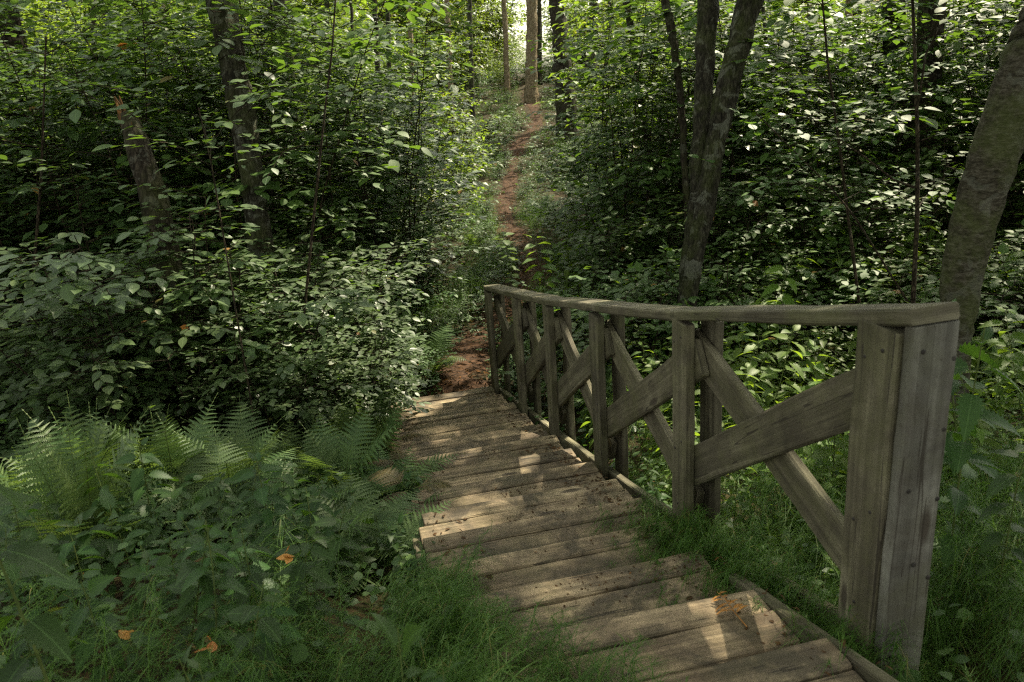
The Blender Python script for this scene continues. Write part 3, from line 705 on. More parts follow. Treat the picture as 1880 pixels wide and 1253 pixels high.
seen_tree(('brown trunk in the corner deep behind the leafy thicket', 'the brown corner trunk'), [(28, 120), (20, 60), (10, 0)], 11, [36, 36, 36], 'bark_dark', 20, top=10)
seen_tree(('thin dark curved trunk beside the forked pair', 'the thin curved trunk'), [(1258, 330), (1250, 180), (1238, 80), (1222, 0)], 9.5, [11, 13, 14, 15], 'bark_dark', 21, nleaf=2500)
seen_tree(('thin dark trunk leaning between the path and the curved trunk', 'the thin leaning trunk'), [(1180, 220), (1165, 100), (1150, 0)], 13, [11, 12, 13], 'bark_dark', 22, nleaf=2500)
FM = list(MARKS)
for n_, (a, b, c, d, wpx) in enumerate([(300, 308, 170, 12, 9), (688, 696, 180, 15, 11), (712, 716, 190, 17, 9), (752, 756, 170, 19, 9), (645, 650, 200, 14, 7), (862, 866, 150, 30, 9), (925, 930, 120, 36, 10), (1120, 1112, 190, 24, 10), (1400, 1414, 170, 13, 8), (1485, 1494, 150, 14, 9), (1640, 1632, 200, 12, 12), (600, 604, 130, 20, 9), (820, 826, 140, 26, 10), (1075, 1070, 130, 40, 12), (170, 176, 170, 15, 10), (1560, 1545, 200, 16, 14)]):
    sh = ['pale thin', 'dark thin', 'mossy thin'][n_ % 3]; MARKS[:] = FM
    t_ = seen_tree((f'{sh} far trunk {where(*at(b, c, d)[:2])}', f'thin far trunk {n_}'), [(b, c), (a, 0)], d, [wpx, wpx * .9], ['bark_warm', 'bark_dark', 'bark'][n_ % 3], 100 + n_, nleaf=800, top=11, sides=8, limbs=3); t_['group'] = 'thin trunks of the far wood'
MARKS[:] = FM
# the broken trunk
P = trunk_px([(296, 430, 6.4), (280, 350, 6.4), (254, 265, 6.4), (232, 210, 6.4)]); b = base_under(P); bb = np.array([b[0], b[1], gz(b[0], b[1])])
root = empty('broken_trunk', tuple(bb)); tag(root, 'broken leaning dead trunk with an orange rotten splintered top', 'dead tree')
pts = np.vstack([[b], P]); t5 = np.linspace(0, 4, 26); pts = np.stack([np.interp(t5, np.arange(5), pts[:, k]) for k in range(3)], -1)
mb = MB(); tube(mb, pts - bb, np.interp(t5, range(5), [.11, .105, .10, .092, .06]), 16, rough=.09, seed=5, cap=True); mb.build('trunk', M['bark_dark'], root)
mb = MB(); g = np.random.default_rng(8); ax_ = nrm(pts[-1] - pts[-2])
for k in range(26):
    a = k / 26 * 6.28; o = pts[-3] - bb + np.array([math.cos(a) * .066, math.sin(a) * .066, 0]) * g.uniform(.5, 1.1) - ax_ * .2; L = g.uniform(.16, .40) * (1.3 if math.cos(a) < -.2 else .8)
    tube(mb, [o, o + ax_ * L * .6, o + ax_ * L + g.normal(size=3) * .02], [.020, .013, .003], 5, rough=.35, seed=k)
mb.build('splinters', M['rot'], root); mark(pts[12][0], pts[12][1], 'the broken trunk')
for a, n_ in ((.28, 'the first path bend'), (.5, 'the straight of the dirt path'), (.75, 'the second path bend'), (.97, 'the top of the path')): mark(*along(a), n_)

# trees standing outside the frame or behind, whose crowns roof the wood; some added only to shade the steps
g = np.random.default_rng(21); spots = [(-9, 2), (-7, -3), (-2.5, -3), (3, -4), (6.5, -1), (7.5, 4), (10, 8.5), (12.5, 3), (13, 14), (17, 9), (19, 18), (9.5, 17), (-12, 8), (-14, 15), (16, 24), (6, 12.5), (5.3, 10.4), (6.3, 7.0), (4.7, 5.5), (10, 24), (-8.5, 16), (4.5, 20), (-5, 22), (-16, 22), (14, -3)]
for n_, (x, y) in enumerate(spots):
    z = gz(x, y); h = 8.5 + g.random() * 2.5; ln = g.normal(size=2) * .4
    p = [[x, y, z - .15], [x + ln[0] * .3, y + ln[1] * .3, z + 3], [x + ln[0], y + ln[1], z + h - 2], [x + ln[0], y + ln[1], z + h]]
    make_tree('tree', [x, y, z], p, [.2, .15, .12, .05], ['bark', 'bark_dark', 'bark_pale'][n_ % 3], 300 + n_, crown_r=3.7, crown_h=(h - 4 + z, h + 2.5 + z), nleaf=4800 if (x, y) in ((5.3, 10.4), (6.3, 7.0), (4.7, 5.5), (10, 8.5)) else 2900 if y < 13 else 1300, label=f'tall {["rough grey", "dark", "pale smooth"][n_ % 3]} tree {where(x, y)}', group='trees roofing the wood', leafsize=.17, limbs=5)  # thicker crowns where they are meant to keep sun off the steps

# ------------------------------------------------------------------ saplings: thin stems with a few leafy twigs
def sapling(label, px, d, wpx, seed, mk, nspray=9, m='hazel', tpl=OVATE_B, size=.10, up=1.2, branches=()):
    P = trunk_px([(a, b, d) for a, b in px]); b = base_under(P); bb = np.array([b[0], b[1], gz(b[0], b[1])]); g = np.random.default_rng(seed)
    root = empty('sapling', tuple(bb)); tag(root, label, 'sapling')
    e = P[-1] + nrm(P[-1] - P[-2]) * up; pts = np.vstack([[b], P, [e]]); n = len(pts); t5 = np.linspace(0, n - 1, 24)
    pts = np.stack([np.interp(t5, np.arange(n), pts[:, k]) for k in range(3)], -1) - bb
    r = wpx / 2 * d / FPX; mb = MB(); tube(mb, pts, np.linspace(r * 1.25, r * .6, 24), 7, rough=.05, seed=seed)
    lv = Leaves(); tw = mb
    for bpx in branches:
        bp = trunk_px([(a, b2, d) for a, b2 in bpx]) - bb; tube(tw, bp, np.linspace(r * .7, r * .3, len(bp)), 5)
    for k in range(nspray):
        i = int(g.uniform(8, 23)); az = g.uniform(0, 6.28); L = g.uniform(.4, .9)
        bp = wander(pts[i], [math.cos(az), math.sin(az), .35], L, 4, .12, g); tube(tw, bp, np.linspace(r * .45, .002, 5), 3)
        for j in (1, 2, 3, 4):
            dv = nrm(bp[j] - bp[j - 1]); sd_ = nrm(np.cross(dv, [0, 0, 1])) * (1 if j % 2 else -1)
            spray(lv, tw, bp[j], dv * .7 + sd_ * (.8 if j < 4 else 0), g.uniform(.25, .45), g, size, .055)
    mb.build('trunk', M['twig'], root)
    fo = MB(); lv.into(fo, tpl); fo.build('leaves', M[m], root)
    mark(P[0][0], P[0][1], mk); return root
sapling('slender dark sapling standing bolt upright with a side fork behind the railing', [(1678, 520), (1684, 400), (1684, 240), (1678, 60), (1675, 0)], 6.6, 7.5, 31, 'the upright sapling', branches=([(1684, 200), (1700, 100), (1724, 55), (1745, 15)], [(1680, 345), (1640, 330), (1590, 290), (1540, 255)]))
sapling('thin dark sapling bowing across the bushes near the broken trunk', [(566, 500), (580, 360), (596, 210), (610, 90), (616, 0)], 6.2, 4.5, 32, 'the bowing sapling', m='shrub', tpl=OVATE, size=.09)
sapling('short twiggy sapling with bright lit leaves before the grey thicket trunk', [(398, 360), (388, 300), (372, 230)], 5.4, 3, 33, 'the lit sapling', nspray=7, m='hazel', tpl=OVATE, size=.10, up=.12)
sapling('thin dark stem standing in the hollow below the broken trunk', [(72, 370), (76, 320), (78, 260)], 7.0, 5, 34, 'the hollow stem', m='shrub', tpl=OVATE, size=.09, up=.9)
sapling('thin leaning sapling crossing behind the railing before the upright sapling', [(1620, 480), (1570, 400), (1530, 350), (1480, 300)], 6.9, 3.6, 35, 'the crossing sapling', size=.10, up=.6)
sapling('slim young hazel with broad round leaves beside the leaning pale trunk', [(1560, 420), (1540, 260), (1520, 120), (1510, 0)], 7.3, 5, 36, 'the broad hazel', nspray=20, size=.125)

# ------------------------------------------------------------------ shrubs of the two thickets
SHR = [make_shrub('shrub', 2.3, 1.0, 6, .110, OVATE, M['shrub'], 50), make_shrub('shrub', 2.6, .9, 6, .115, OVATE, M['shrub'], 51), make_shrub('shrub', 2.0, 1.2, 7, .105, OVATE, M['shrub'], 52), make_shrub('shrub', 3.2, .8, 6, .110, OVATE, M['shrub'], 53, gap=.06)]
HAZ = [make_shrub('hazel_bush', 2.5, 1.0, 6, .110, OVATE_B, M['hazel'], 60, gap=.06), make_shrub('hazel_bush', 3.2, .8, 6, .115, OVATE_B, M['hazel'], 61, gap=.065), make_shrub('hazel_bush', 1.8, 1.2, 6, .105, OVATE_B, M['hazel'], 62, gap=.06)]
FAR = [make_shrub('understory_bush', 3.4, .9, 6, .115, SIMPLE, M['far'], 70, gap=.06, dens=1.1), make_shrub('understory_bush', 4.2, .7, 6, .12, SIMPLE, M['far'], 71, gap=.065, dens=1.1), make_shrub('understory_bush', 2.6, 1.1, 7, .11, SIMPLE, M['far'], 72, gap=.06)]
TSH = [make_shrub('tall_shrub', 4.0, .9, 4, .122, OVATE, M['shrub'], 54, gap=.058, low=.04, dens=1.4), make_shrub('tall_shrub', 4.6, .8, 4, .115, OVATE, M['shrub'], 55, gap=.058, low=.05, dens=1.4)]
THZ = [make_shrub('tall_hazel', 4.2, .9, 4, .135, OVATE_B, M['hazel'], 63, gap=.068, low=.04, dens=1.35), make_shrub('tall_hazel', 4.8, .8, 4, .125, OVATE_B, M['hazel'], 64, gap=.068, low=.05, dens=1.35)]
FTS = set(); FTH = set()
FS = set(); FH = set(); FF = set()
g = np.random.default_rng(5); taken = []
def sample(n, xr, yr, ok, mind, tries=6000):
    out = []
    for _ in range(tries):
        if len(out) >= n: break
        x, y = g.uniform(*xr), g.uniform(*yr)
        if not ok(x, y): continue
        if all((x - a) ** 2 + (y - b) ** 2 > mind ** 2 for a, b in taken + out): out.append((x, y))
    taken.extend(out); return out
def pxof(x, y, h=.5): return proj([x, y, gz(x, y) + h])
def open_view(x, y, rad):
    """keeps the lines of sight to the path and its clearing free"""
    a, b, d = pxof(x, y, .6); w_ = rad * FPX / d
    if y < 14: lo, hi = (745, 1055) if y < 9.5 else (840, 1052)
    elif y < 27: lo, hi = 888, 1014
    elif y < 42: lo, hi = 925, 1035
    else: lo, hi = 968, 1003
    return a + w_ < lo or a - w_ > hi
def left_ok(x, y):
    a, b, d = pxof(x, y); return free(x, y, .5) and open_view(x, y, .75) and a < 900 and -350 < a and math.hypot(x + 3.3, y - 6.3) > 1.0 and not (y < 7.4 and x > -2.2)
tone = ['dark glossy', 'dense broadleaf', 'layered grey-green', 'tall arching']
n_ = 0
for x, y in sample(16, (-5.2, -1.35), (5.35, 6.9), lambda x, y: -120 < pxof(x, y)[0] and pxof(x, y)[0] + .55 * FPX / pxof(x, y)[2] < 775 and not (x < -2.3 and y < 6.0), .55):
    put(SHR, FS, 2 if n_ % 2 else 0, x, y, g.uniform(.50, .66), g.uniform(0, 6.28), f'{tone[n_ % 4]} front shrub', 'shrub', 'front shrubs above the ferns'); n_ += 1
for px, py, d, sc in [(160, 420, 5.6, .78), (255, 440, 5.6, .80), (345, 430, 5.6, .78), (220, 300, 5.9, .98), (262, 360, 5.9, .92), (60, 430, 6.0, .6), (420, 420, 5.9, .66), (520, 440, 6.0, .62), (600, 460, 6.2, .6), (190, 300, 6.0, .95), (330, 330, 6.1, .85), (110, 250, 6.3, 1.1)]:
    p = at(px, py, d); put(SHR, FS, n_ % 3, p[0], p[1], sc, g.uniform(0, 6.28), f'{tone[n_ % 4]} front shrub', 'shrub', 'front shrubs above the ferns'); taken.append((p[0], p[1])); n_ += 1
for x, y in sample(80, (-11, -.6), (6.6, 14), left_ok, .78):
    k_ = 1.0; tall = y >= 7.8
    if y < 8.4 and 330 < pxof(x, y)[0] < 530: k_ = .62; tall = False
    if tall and n_ % 5 == 4: put(THZ, FTH, n_ // 5, x, y, g.uniform(.8, 1.1), g.uniform(0, 6.28), 'tall loose hazel', 'bush', 'tall hazels in the left thicket'.replace('left ', ''))
    elif tall: put(TSH, FTS, n_, x, y, g.uniform(.8, 1.15), g.uniform(0, 6.28), f'{tone[n_ % 4]} tall shrub', 'shrub', 'tall shrubs of the thicket')
    elif n_ % 4 == 3: put(HAZ, FH, n_, x, y, g.uniform(.8, 1.05) * k_, g.uniform(0, 6.28), 'loose broad-leaved hazel bush', 'bush', 'hazel bushes in the thicket beyond the ferns')
    else: put(SHR, FS, n_, x, y, g.uniform(.85, 1.15) * k_, g.uniform(0, 6.28), f'{tone[n_ % 4]} shrub', 'shrub', 'shrubs of the thicket beyond the ferns')
    n_ += 1
FRT = [make_shrub('front_hazel', 1.25, 1.3, 7, .088, OVATE_B, M['hazel'], 66, gap=.05, low=.03, dens=1.3), make_shrub('front_hazel', 1.0, 1.5, 8, .08, OVATE, M['balsam'], 67, gap=.05, low=.03, dens=1.3)]; FFR = set(); n_ = 0
for x, y in sample(30, (.75, 6.5), (6.5, 8.9), lambda x, y: free(x, y, .5) and pxof(x, y)[0] > 1040, .5):
    put(FRT, FFR, n_, x, y, g.uniform(.75, 1.1), g.uniform(0, 6.28), f'{["waist-high leafy", "low bright"][n_ % 2]} bush', 'bush', 'low bushes at the back of the meadow'); n_ += 1
def right_ok(x, y):
    a, b, d = pxof(x, y); return free(x, y, .5) and open_view(x, y, .7) and a > 930 and a < 2250
tone = ['round-leaved', 'tall loose', 'low spreading']; n_ = 0
for x, y in sample(60, (.6, 11), (8.3, 14.5), right_ok, .85):
    k_ = g.uniform(.8, 1.1)
    if y > 10.3: put(TSH if n_ % 5 == 1 else THZ, FTS if n_ % 5 == 1 else FTH, n_, x, y, k_, g.uniform(0, 6.28), f'{tone[n_ % 3]} tall {"shrub" if n_ % 5 == 1 else "hazel"}', 'bush', 'tall bushes behind the railing meadow')
    elif n_ % 4 == 1: put(SHR, FS, n_, x, y, k_ * .85, g.uniform(0, 6.28), 'small-leaved dark shrub', 'shrub', 'shrubs among the hazels')
    else: put(HAZ, FH, n_, x, y, k_, g.uniform(0, 6.28), f'{tone[n_ % 3]} hazel bush', 'bush', 'hazel bushes behind the railing meadow')
    n_ += 1
def far_ok(x, y):
    a, b, d = pxof(x, y); return path_dist(x, y) > .7 and open_view(x, y, .85) and -150 < a < 2050
tone = ['yellow-green', 'tall airy', 'bushy low']; n_ = 0
for x, y in sample(60, (-13, 13), (14, 26), far_ok, 1.25) + sample(60, (-22, 22), (26, 44), far_ok, 1.85) + sample(125, (-34, 34), (44, 66), lambda x, y: open_view(x, y, .75) and -100 < pxof(x, y)[0] < 2000, 1.6) + sample(26, (-14, 18), (66, 100), lambda x, y: open_view(x, y, .75) and 500 < pxof(x, y)[0] < 1300, 1.9) + sample(14, (-3.5, 5), (40, 47), lambda x, y: path_dist(x, y) > .5 and 900 < pxof(x, y)[0] < 1040, .9):
    put(FAR, FF, n_, x, y, g.uniform(.85, 1.25) * (.42 if y < 47 and 885 < pxof(x, y)[0] < 1050 and y > 39.9 else 2.4 if y > 44 else 1.3 if y > 26 else 1.1), g.uniform(0, 6.28), f'{tone[n_ % 3]} understory bush', 'bush', 'understory bushes of the far wood'); n_ += 1
# low bushes along the path and at the stair's foot
LOW = [make_shrub('low_bush', .75, 1.5, 7, .062, OVATE, M['herb'], 80, gap=.04, low=.05), make_shrub('low_bush', .55, 1.7, 8, .055, OVATE_B, M['herb'], 81, gap=.04, low=.05)]
FL = set(); n_ = 0
for x, y in sample(105, (-4.0, 4.5), (7.3, 26), lambda x, y: free(x, y, .06 if y < 9 else .04) and path_dist(x, y) < 2.6, .5) + sample(110, (-3.5, 4.5), (24, 44), lambda x, y: path_dist(x, y) > .2, .6):
    put(LOW, FL, n_, x, y, g.uniform(.55, 1.0) * (1 if path_dist(x, y) > .8 else .65) * (1.25 if y > 24 else 1), g.uniform(0, 6.28), ['low leafy', 'small trailing'][n_ % 2] + ' bush', 'bush', 'low bushes along the dirt path'); n_ += 1
for px, py, d, k, sc in [(745, 690, 7.7, 0, .50), (770, 660, 8.1, 1, .55), (735, 650, 7.9, 0, .62), (800, 610, 9.3, 1, .6), (835, 585, 10.0, 0, .6), (862, 560, 10.8, 1, .55), (925, 600, 9.2, 0, .45), (1005, 560, 10.5, 1, .5), (925, 470, 14.5, 1, .55), (900, 430, 16.0, 0, .6), (880, 380, 18.5, 1, .5)]:
    p = at(px, py, d); put(LOW, FL, k, p[0], p[1], sc, g.uniform(0, 6.28), ['low leafy', 'small trailing'][k] + ' bush', 'bush', 'low bushes along the dirt path')
for px, py, d, sc in [(1130, 400, 9.8, .9), (1340, 420, 9.2, .85), (1420, 400, 9.0, .9), (1500, 430, 8.8, .8), (1580, 400, 9.0, .95), (1650, 430, 8.8, .8), (1390, 470, 8.6, .6), (1540, 480, 8.5, .6)]:
    p = at(px, py, d); put(HAZ, FH, 0 if sc < .85 else 2, p[0], p[1], sc, g.uniform(0, 6.28), 'mid-green hazel bush', 'bush', 'hazel bushes behind the railing meadow')
for px, py, d, sc in [(570, 420, 7.4, .78), (620, 430, 7.4, .7), (520, 380, 7.3, .85)]:
    p = at(px, py, d); put(SHR, FS, 0, p[0], p[1], sc, g.uniform(0, 6.28), 'grey-green shrub', 'shrub', 'shrubs of the thicket beyond the ferns')
for p, f in ((FRT, FFR), (TSH, FTS), (THZ, FTH), (SHR, FS), (HAZ, FH), (FAR, FF), (LOW, FL)): drop(p, f)

# ------------------------------------------------------------------ nettles, meadow plants, ferns
NET = [make_nettle(90 + k, h) for k, h in enumerate((.62, .78, .70, .55, .85))]
BAL = [make_nettle(110 + k, h, 'balsam', .11, 'meadow_plant', TOOTH if k % 2 else leaf_tpl([0, .1, .3, .55, .8, 1], [.01, .11, .19, .18, .09, .004], .25, .4)) for k, h in enumerate((.70, .85, .62, .95))]
FN = set(); FB = set(); n_ = 0; taken2 = []
def sample2(n, xr, yr, ok, mind, tries=9000):
    out = []
    for _ in range(tries):
        if len(out) >= n: break
        x, y = g.uniform(*xr), g.uniform(*yr)
        if ok(x, y) and all((x - a) ** 2 + (y - b) ** 2 > mind ** 2 for a, b in taken2 + out): out.append((x, y))
    taken2.extend(out); return out
def inview(x, y, h=.4, m=160):
    a, b, d = pxof(x, y, h); return d > .6 and -m < a < 1880 + m and -100 < b < 1253 + 260
def nl(x, y):
    s, o = so(x, y); a, b, d = pxof(x, y, .55); return inview(x, y) and o < -1.30 and (a < 560 or y > 3.2) and math.hypot(x, y) > 1.35 and not (590 < a < 1000 and y < 2.7)
tone = ['toothed', 'tall dark', 'drooping', 'young', 'leggy']
for x, y in sample2(165, (-4.6, .4), (1.0, 4.7), nl, .145):
    k_ = .66 if y > 3.2 else .78 if y > 2.2 else .74
    put(NET, FN, n_, x, y, g.uniform(.7, 1.1) * k_, g.uniform(0, 6.28), f'{tone[n_ % 5]} nettle', 'nettle', 'nettles beside the stair', tilt=(g.normal() * .12, g.normal() * .12)); n_ += 1
def nr(x, y):
    s, o = so(x, y); return inview(x, y) and o > .34 and (s > 1.1 or (s > .3 and o < .9)) and free(x, y, .3)
tone = ['pale green', 'tall yellow-green', 'broad toothed', 'narrow-leaved']; n_ = 0
for x, y in sample2(140, (.2, 6.0), (1.6, 6.2), nr, .17) + sample2(150, (.4, 8.0), (6.2, 12.5), nr, .24):
    s, o = so(x, y); k_ = np.clip(.55 + .45 * (s - .6) / 1.0, .55, 1.0)
    put(BAL, FB, n_, x, y, g.uniform(.7, 1.1) * k_ * (.75 if o < .7 else 1) * (1.4 if y > 6.5 else 1), g.uniform(0, 6.28), f'{tone[n_ % 4]} meadow plant', 'plant', 'leafy plants of the meadow behind the railing', tilt=(g.normal() * .12, g.normal() * .12)); n_ += 1
for px, py, d, k, sc, lab in [(-120, 600, 1.6, 4, 1.1, 'tall nettle reaching in at the very edge of the view, leaves cut off'), 
                              (700, 1120, 1.75, 3, .62, 'close dark nettle top at the foot of the horsetail'), (800, 1130, 1.9, 0, .6, 'close nettle with whorled dark top over the tread edge'), (400, 1170, 1.9, 2, .6, 'close nettle leaning before the orange leaf'),
                              (1800, 560, 2.5, 1, 1.1, 'dark nettle in shade behind the grey end board'), (1875, 760, 2.4, 4, .8, 'tall shaded nettle outside the grey end board'), (1870, 500, 2.7, 2, 1.15, 'dark nettle by the leaning pale trunk')]:
    p = at(px, py, d); o = put([NET[k]], FN, 0, p[0], p[1], sc, g.uniform(0, 6.28), 'nettle', 'nettle', 'close nettles'); o['label'] = lab
    top = (.62, .78, .70, .55, .85)[k] * sc; o.location.z = max(gz(p[0], p[1]) - .05, p[2] - top) if p[2] - top > gz(p[0], p[1]) else gz(p[0], p[1])
    if p[2] - gz(p[0], p[1]) > top: o.scale = (sc, sc, (p[2] - gz(p[0], p[1])) / (top / sc)); o.location.z = gz(p[0], p[1])
for k in range(30):                              # small nettles crowding the tread ends between the posts
    s_ = g.uniform(1.25, 5.3); q = rail_at(s_) + NR * g.uniform(.10, .34); o = put(NET, FN, k, q[0], q[1], g.uniform(.36, .58), g.uniform(0, 6.28), f'small {["toothed", "drooping", "young"][k % 3]} nettle', 'nettle', 'small nettles along the railing foot', tilt=(g.normal() * .2, g.normal() * .2 - .15))
for k in range(34):                              # and along the other edge, leaning over the boards
    s_ = g.uniform(.7, 5.3); q = rail_at(s_) + NR * (-1.13 - abs(g.normal()) * .06); o = put(NET, FN, k, q[0], q[1], g.uniform(.34, .56), g.uniform(0, 6.28), f'low {["toothed", "drooping", "young"][k % 3]} nettle', 'nettle', 'low nettles leaning over the tread ends', tilt=(g.normal() * .15, .25 + g.normal() * .15))
for p, f in ((NET, FN), (BAL, FB)): drop(p, f)

FER = [make_fern(130, 6, .85, el=(1.45, .6)), make_fern(131, 6, .75, el=(1.42, .75)), make_fern(132, 5, .65, el=(1.1, -.1)), make_fern(133, 6, .6, el=(1.0, -.3))]
FE = set(); n_ = 0
tone = ['tall feathery', 'upright', 'arching', 'low spreading']
spots = []
for k in range(11):
    px = g.uniform(20, 735); py = g.uniform(700, 960); d = 3.3 + (960 - py) / 260 * 2.1 + g.normal() * .1
    spots.append((px, py, d, int(g.integers(0, 4)) if py > 800 else int(g.integers(0, 3))))
spots += [(430, 760, 4.9, 0), (520, 740, 5.2, 1), (620, 740, 5.6, 1), (700, 740, 6.0, 0), (150, 800, 4.3, 1), (330, 780, 4.6, 0), (290, 800, 4.4, 1), (450, 770, 4.7, 2), (600, 770, 4.9, 0), (560, 800, 4.6, 2), (640, 790, 5.0, 3), (700, 850, 4.6, 3), (690, 770, 5.6, 1), (520, 850, 4.2, 3), (640, 900, 4.0, 2),
         (560, 920, 3.8, 3), (680, 950, 3.9, 3), (400, 860, 4.1, 2), (250, 850, 4.0, 3), (60, 850, 3.9, 2), (690, 830, 5.0, 2), (640, 730, 6.0, 1), (780, 640, 8.2, 3), (1350, 560, 7, 2), (1220, 560, 7.5, 3), (1600, 420, 8, 1), (1100, 640, 6.6, 3), (1750, 420, 7, 1), (860, 520, 12, 2), (1050, 480, 13, 3), (870, 440, 15, 3), (1000, 400, 18, 2)]
for px, py, d, k in spots:
    p = at(px, py, d); x, y = p[0], p[1]
    s, o = so(x, y)
    if y < 7 and -1.28 < o < .3: x -= (o + 1.24) if o < -.5 else 0
    pr = FER[k]
    put([pr], FE, 0, x, y, g.uniform(.9, 1.15), g.uniform(0, 6.28), f'{tone[k]} fern', 'fern', 'green ferns'); n_ += 1
drop(FER, FE)
# withered brown fronds hanging over the stair edge
WIT = [make_fern(140, 3, .34, 'withered_fern', 'wither', (.5, -.9), False), make_fern(141, 4, .30, 'withered_fern', 'wither', (.6, -1.0), False)]; FW_ = set()
for n_, (s, sc) in enumerate([(2.35, 1.0), (2.9, .8), (4.2, 1.1), (3.6, .9)]):
    q = rail_at(s) + NR * -1.10; o = put(WIT, FW_, n_, q[0], q[1], sc, g.uniform(0, 6.28), 'withered brown fern', 'fern', 'withered ferns'); o.location.z = q[2] + .10
drop(WIT, FW_)

# ------------------------------------------------------------------ stuff nobody could count
def horsetail(mb, bx, by, bz, H, g, nw=10, nb=9):
    lean = g.normal(size=2) * .28
    t = np.linspace(0, 1, 7); st = np.stack([bx + lean[0] * H * t ** 1.5, by + lean[1] * H * t ** 1.5, bz + H * t], -1)
    def ribbon(P, w):                           # P (K,n,3) thin blades
        T = nrm(np.gradient(P, axis=1)); sd_ = nrm(np.cross(T, [0.3, .4, 1.0])); ww = np.linspace(1, .25, P.shape[1])[None, :, None] * w
        V = np.stack([P - sd_ * ww, P + sd_ * ww], 2); K, n = P.shape[:2]
        i = (np.arange(K)[:, None] * n + np.arange(n - 1)[None]) * 2
        mb.add(V.reshape(-1, 3), [np.stack([i, i + 1, i + 3, i + 2], -1).reshape(-1, 4)])
    ribbon(st[None], .0026)
    f = np.repeat(np.linspace(.18, 1, nw), nb); K = len(f)
    o = np.stack([np.interp(f, t, st[:, k]) for k in range(3)], -1)
    az = g.uniform(0, 6.28, K); L = .24 * H / .4 * np.sin(np.pi * np.clip(f * .8 + .12, 0, 1)) * g.uniform(.6, 1.2, K) + .02
    out = np.stack([np.cos(az), np.sin(az), np.zeros(K)], -1); u = np.linspace(0, 1, 5)
    P = o[:, None] + out[:, None] * (L[:, None] * u)[..., None] + UP * ((L[:, None] * (.35 * u - .85 * u * u) * g.uniform(.4, 1.3, K)[:, None])[..., None])
    ribbon(P, .0012)
mb = MB(); g = np.random.default_rng(77)
def tail_at(x, y, H):
    horsetail(mb, x, y, gz(x, y), H, g)
for _ in range(5200):
    x, y = g.uniform(-2.4, 4.2), g.uniform(.9, 6.5); s, o = so(x, y); a, b, d = pxof(x, y, .2)
    if not (-60 < a < 1960 and b < 1500 and math.hypot(x, y) > 1.3): continue
    L_ = (-1.75 < o < -1.13 and s < 1.0 and g.random() < .42) or (-2.7 < o <= -1.75 and s < .9 and g.random() < .16)
    Ra = .12 < o < .55 and -.2 < s < 3.0 and g.random() < .6
    Rb = o > .25 and o < 2.6 and s < 1.7 and g.random() < .62
    Rc = o >= .5 and o < 1.6 and 1.0 < s < 4 and g.random() < .12
    if L_ or Ra or Rb or Rc: tail_at(x, y, g.uniform(.26, .46) * (1 if not Ra else .62))
for _ in range(250):                             # tufts leaning in over the left tread ends
    s = g.uniform(-1.2, 1.0); edge = -1.10 + .62 * np.clip((.75 - s) / 1.6, 0, 1)
    o = g.uniform(-1.13, edge); q = rail_at(s) + NR * o; horsetail(mb, q[0], q[1], q[2] - .16, g.uniform(.22, .36), g)
for _ in range(230):                              # and in from the railing side
    s = np.clip(g.normal(.82, .26), .35, 1.4); o = .05 - abs(g.normal()) * .16; q = rail_at(s) + NR * o; horsetail(mb, q[0], q[1], q[2] - .15, g.uniform(.17, .28), g, 9, 9)
for _ in range(70):
    q = rail_at(g.uniform(-.25, .55)) + NR * (g.normal() * .06 - .03); horsetail(mb, q[0], q[1], q[2] - .17, g.uniform(.18, .28), g, 9, 9)
# along the path
for _ in range(800):
    j = g.integers(18, 159); d_ = g.uniform(.03, .8) if j < 90 else g.uniform(.03, 2.2); sg = g.choice([-1, 1]); p = PATHC[j, :2] + pn[j] * sg * (PATHC[j, 2] + d_)
    if free(p[0], p[1], .03): horsetail(mb, p[0], p[1], gz(p[0], p[1]), g.uniform(.25, .5), g, 8, 8)
tag(mb.build('horsetail_grass', M['tail'], smooth=True), 'fine feathery horsetail growing in soft tufts along stair and path', 'horsetail', kind='stuff')

# low leafy cover over the soil
lv = Leaves(); g = np.random.default_rng(78); N = 26000
x = np.concatenate([g.uniform(-7, 6, N), g.uniform(-10, 10, N // 2)]); y = np.concatenate([g.uniform(.5, 11, N), g.uniform(11, 34, N // 2)])
s, o = so(x, y); ok = ~((s > -1.6) & (s < RS[-1] + .1) & (o > -1.12) & (o < .03)) & (np.hypot(x, y) > 1.1)
pd = np.min(np.hypot(x[:, None] - PATHC[None, ::2, 0], y[:, None] - PATHC[None, ::2, 1]) - PATHC[None, ::2, 2], axis=1)
ok &= (pd > .02) & ~((y < 4.2) & (o < 0) & (g.random(len(x)) < .08))
x, y, pd = x[ok], y[ok], pd[ok]; n = len(x); a = g.uniform(0, 6.28, n); h = g.random(n) ** 1.6 * np.clip(pd * .8, .05, .32)
mb = MB(); tl = g.normal(size=(n, 3)) * .3 + UP
scatter(mb, OVATE_B, np.stack([x, y, ground_z(x, y) + .02 + h], -1), np.stack([np.cos(a), np.sin(a), g.normal(size=n) * .25 - .05], -1), tl, g.uniform(.03, .07, n) * np.where(y > 11, 1.5, 1), g.uniform(.8, 1.2, n))
tag(mb.build('ground_cover', M['herb']), 'low leafy ground cover spread over the dark soil', 'ground cover', kind='stuff')

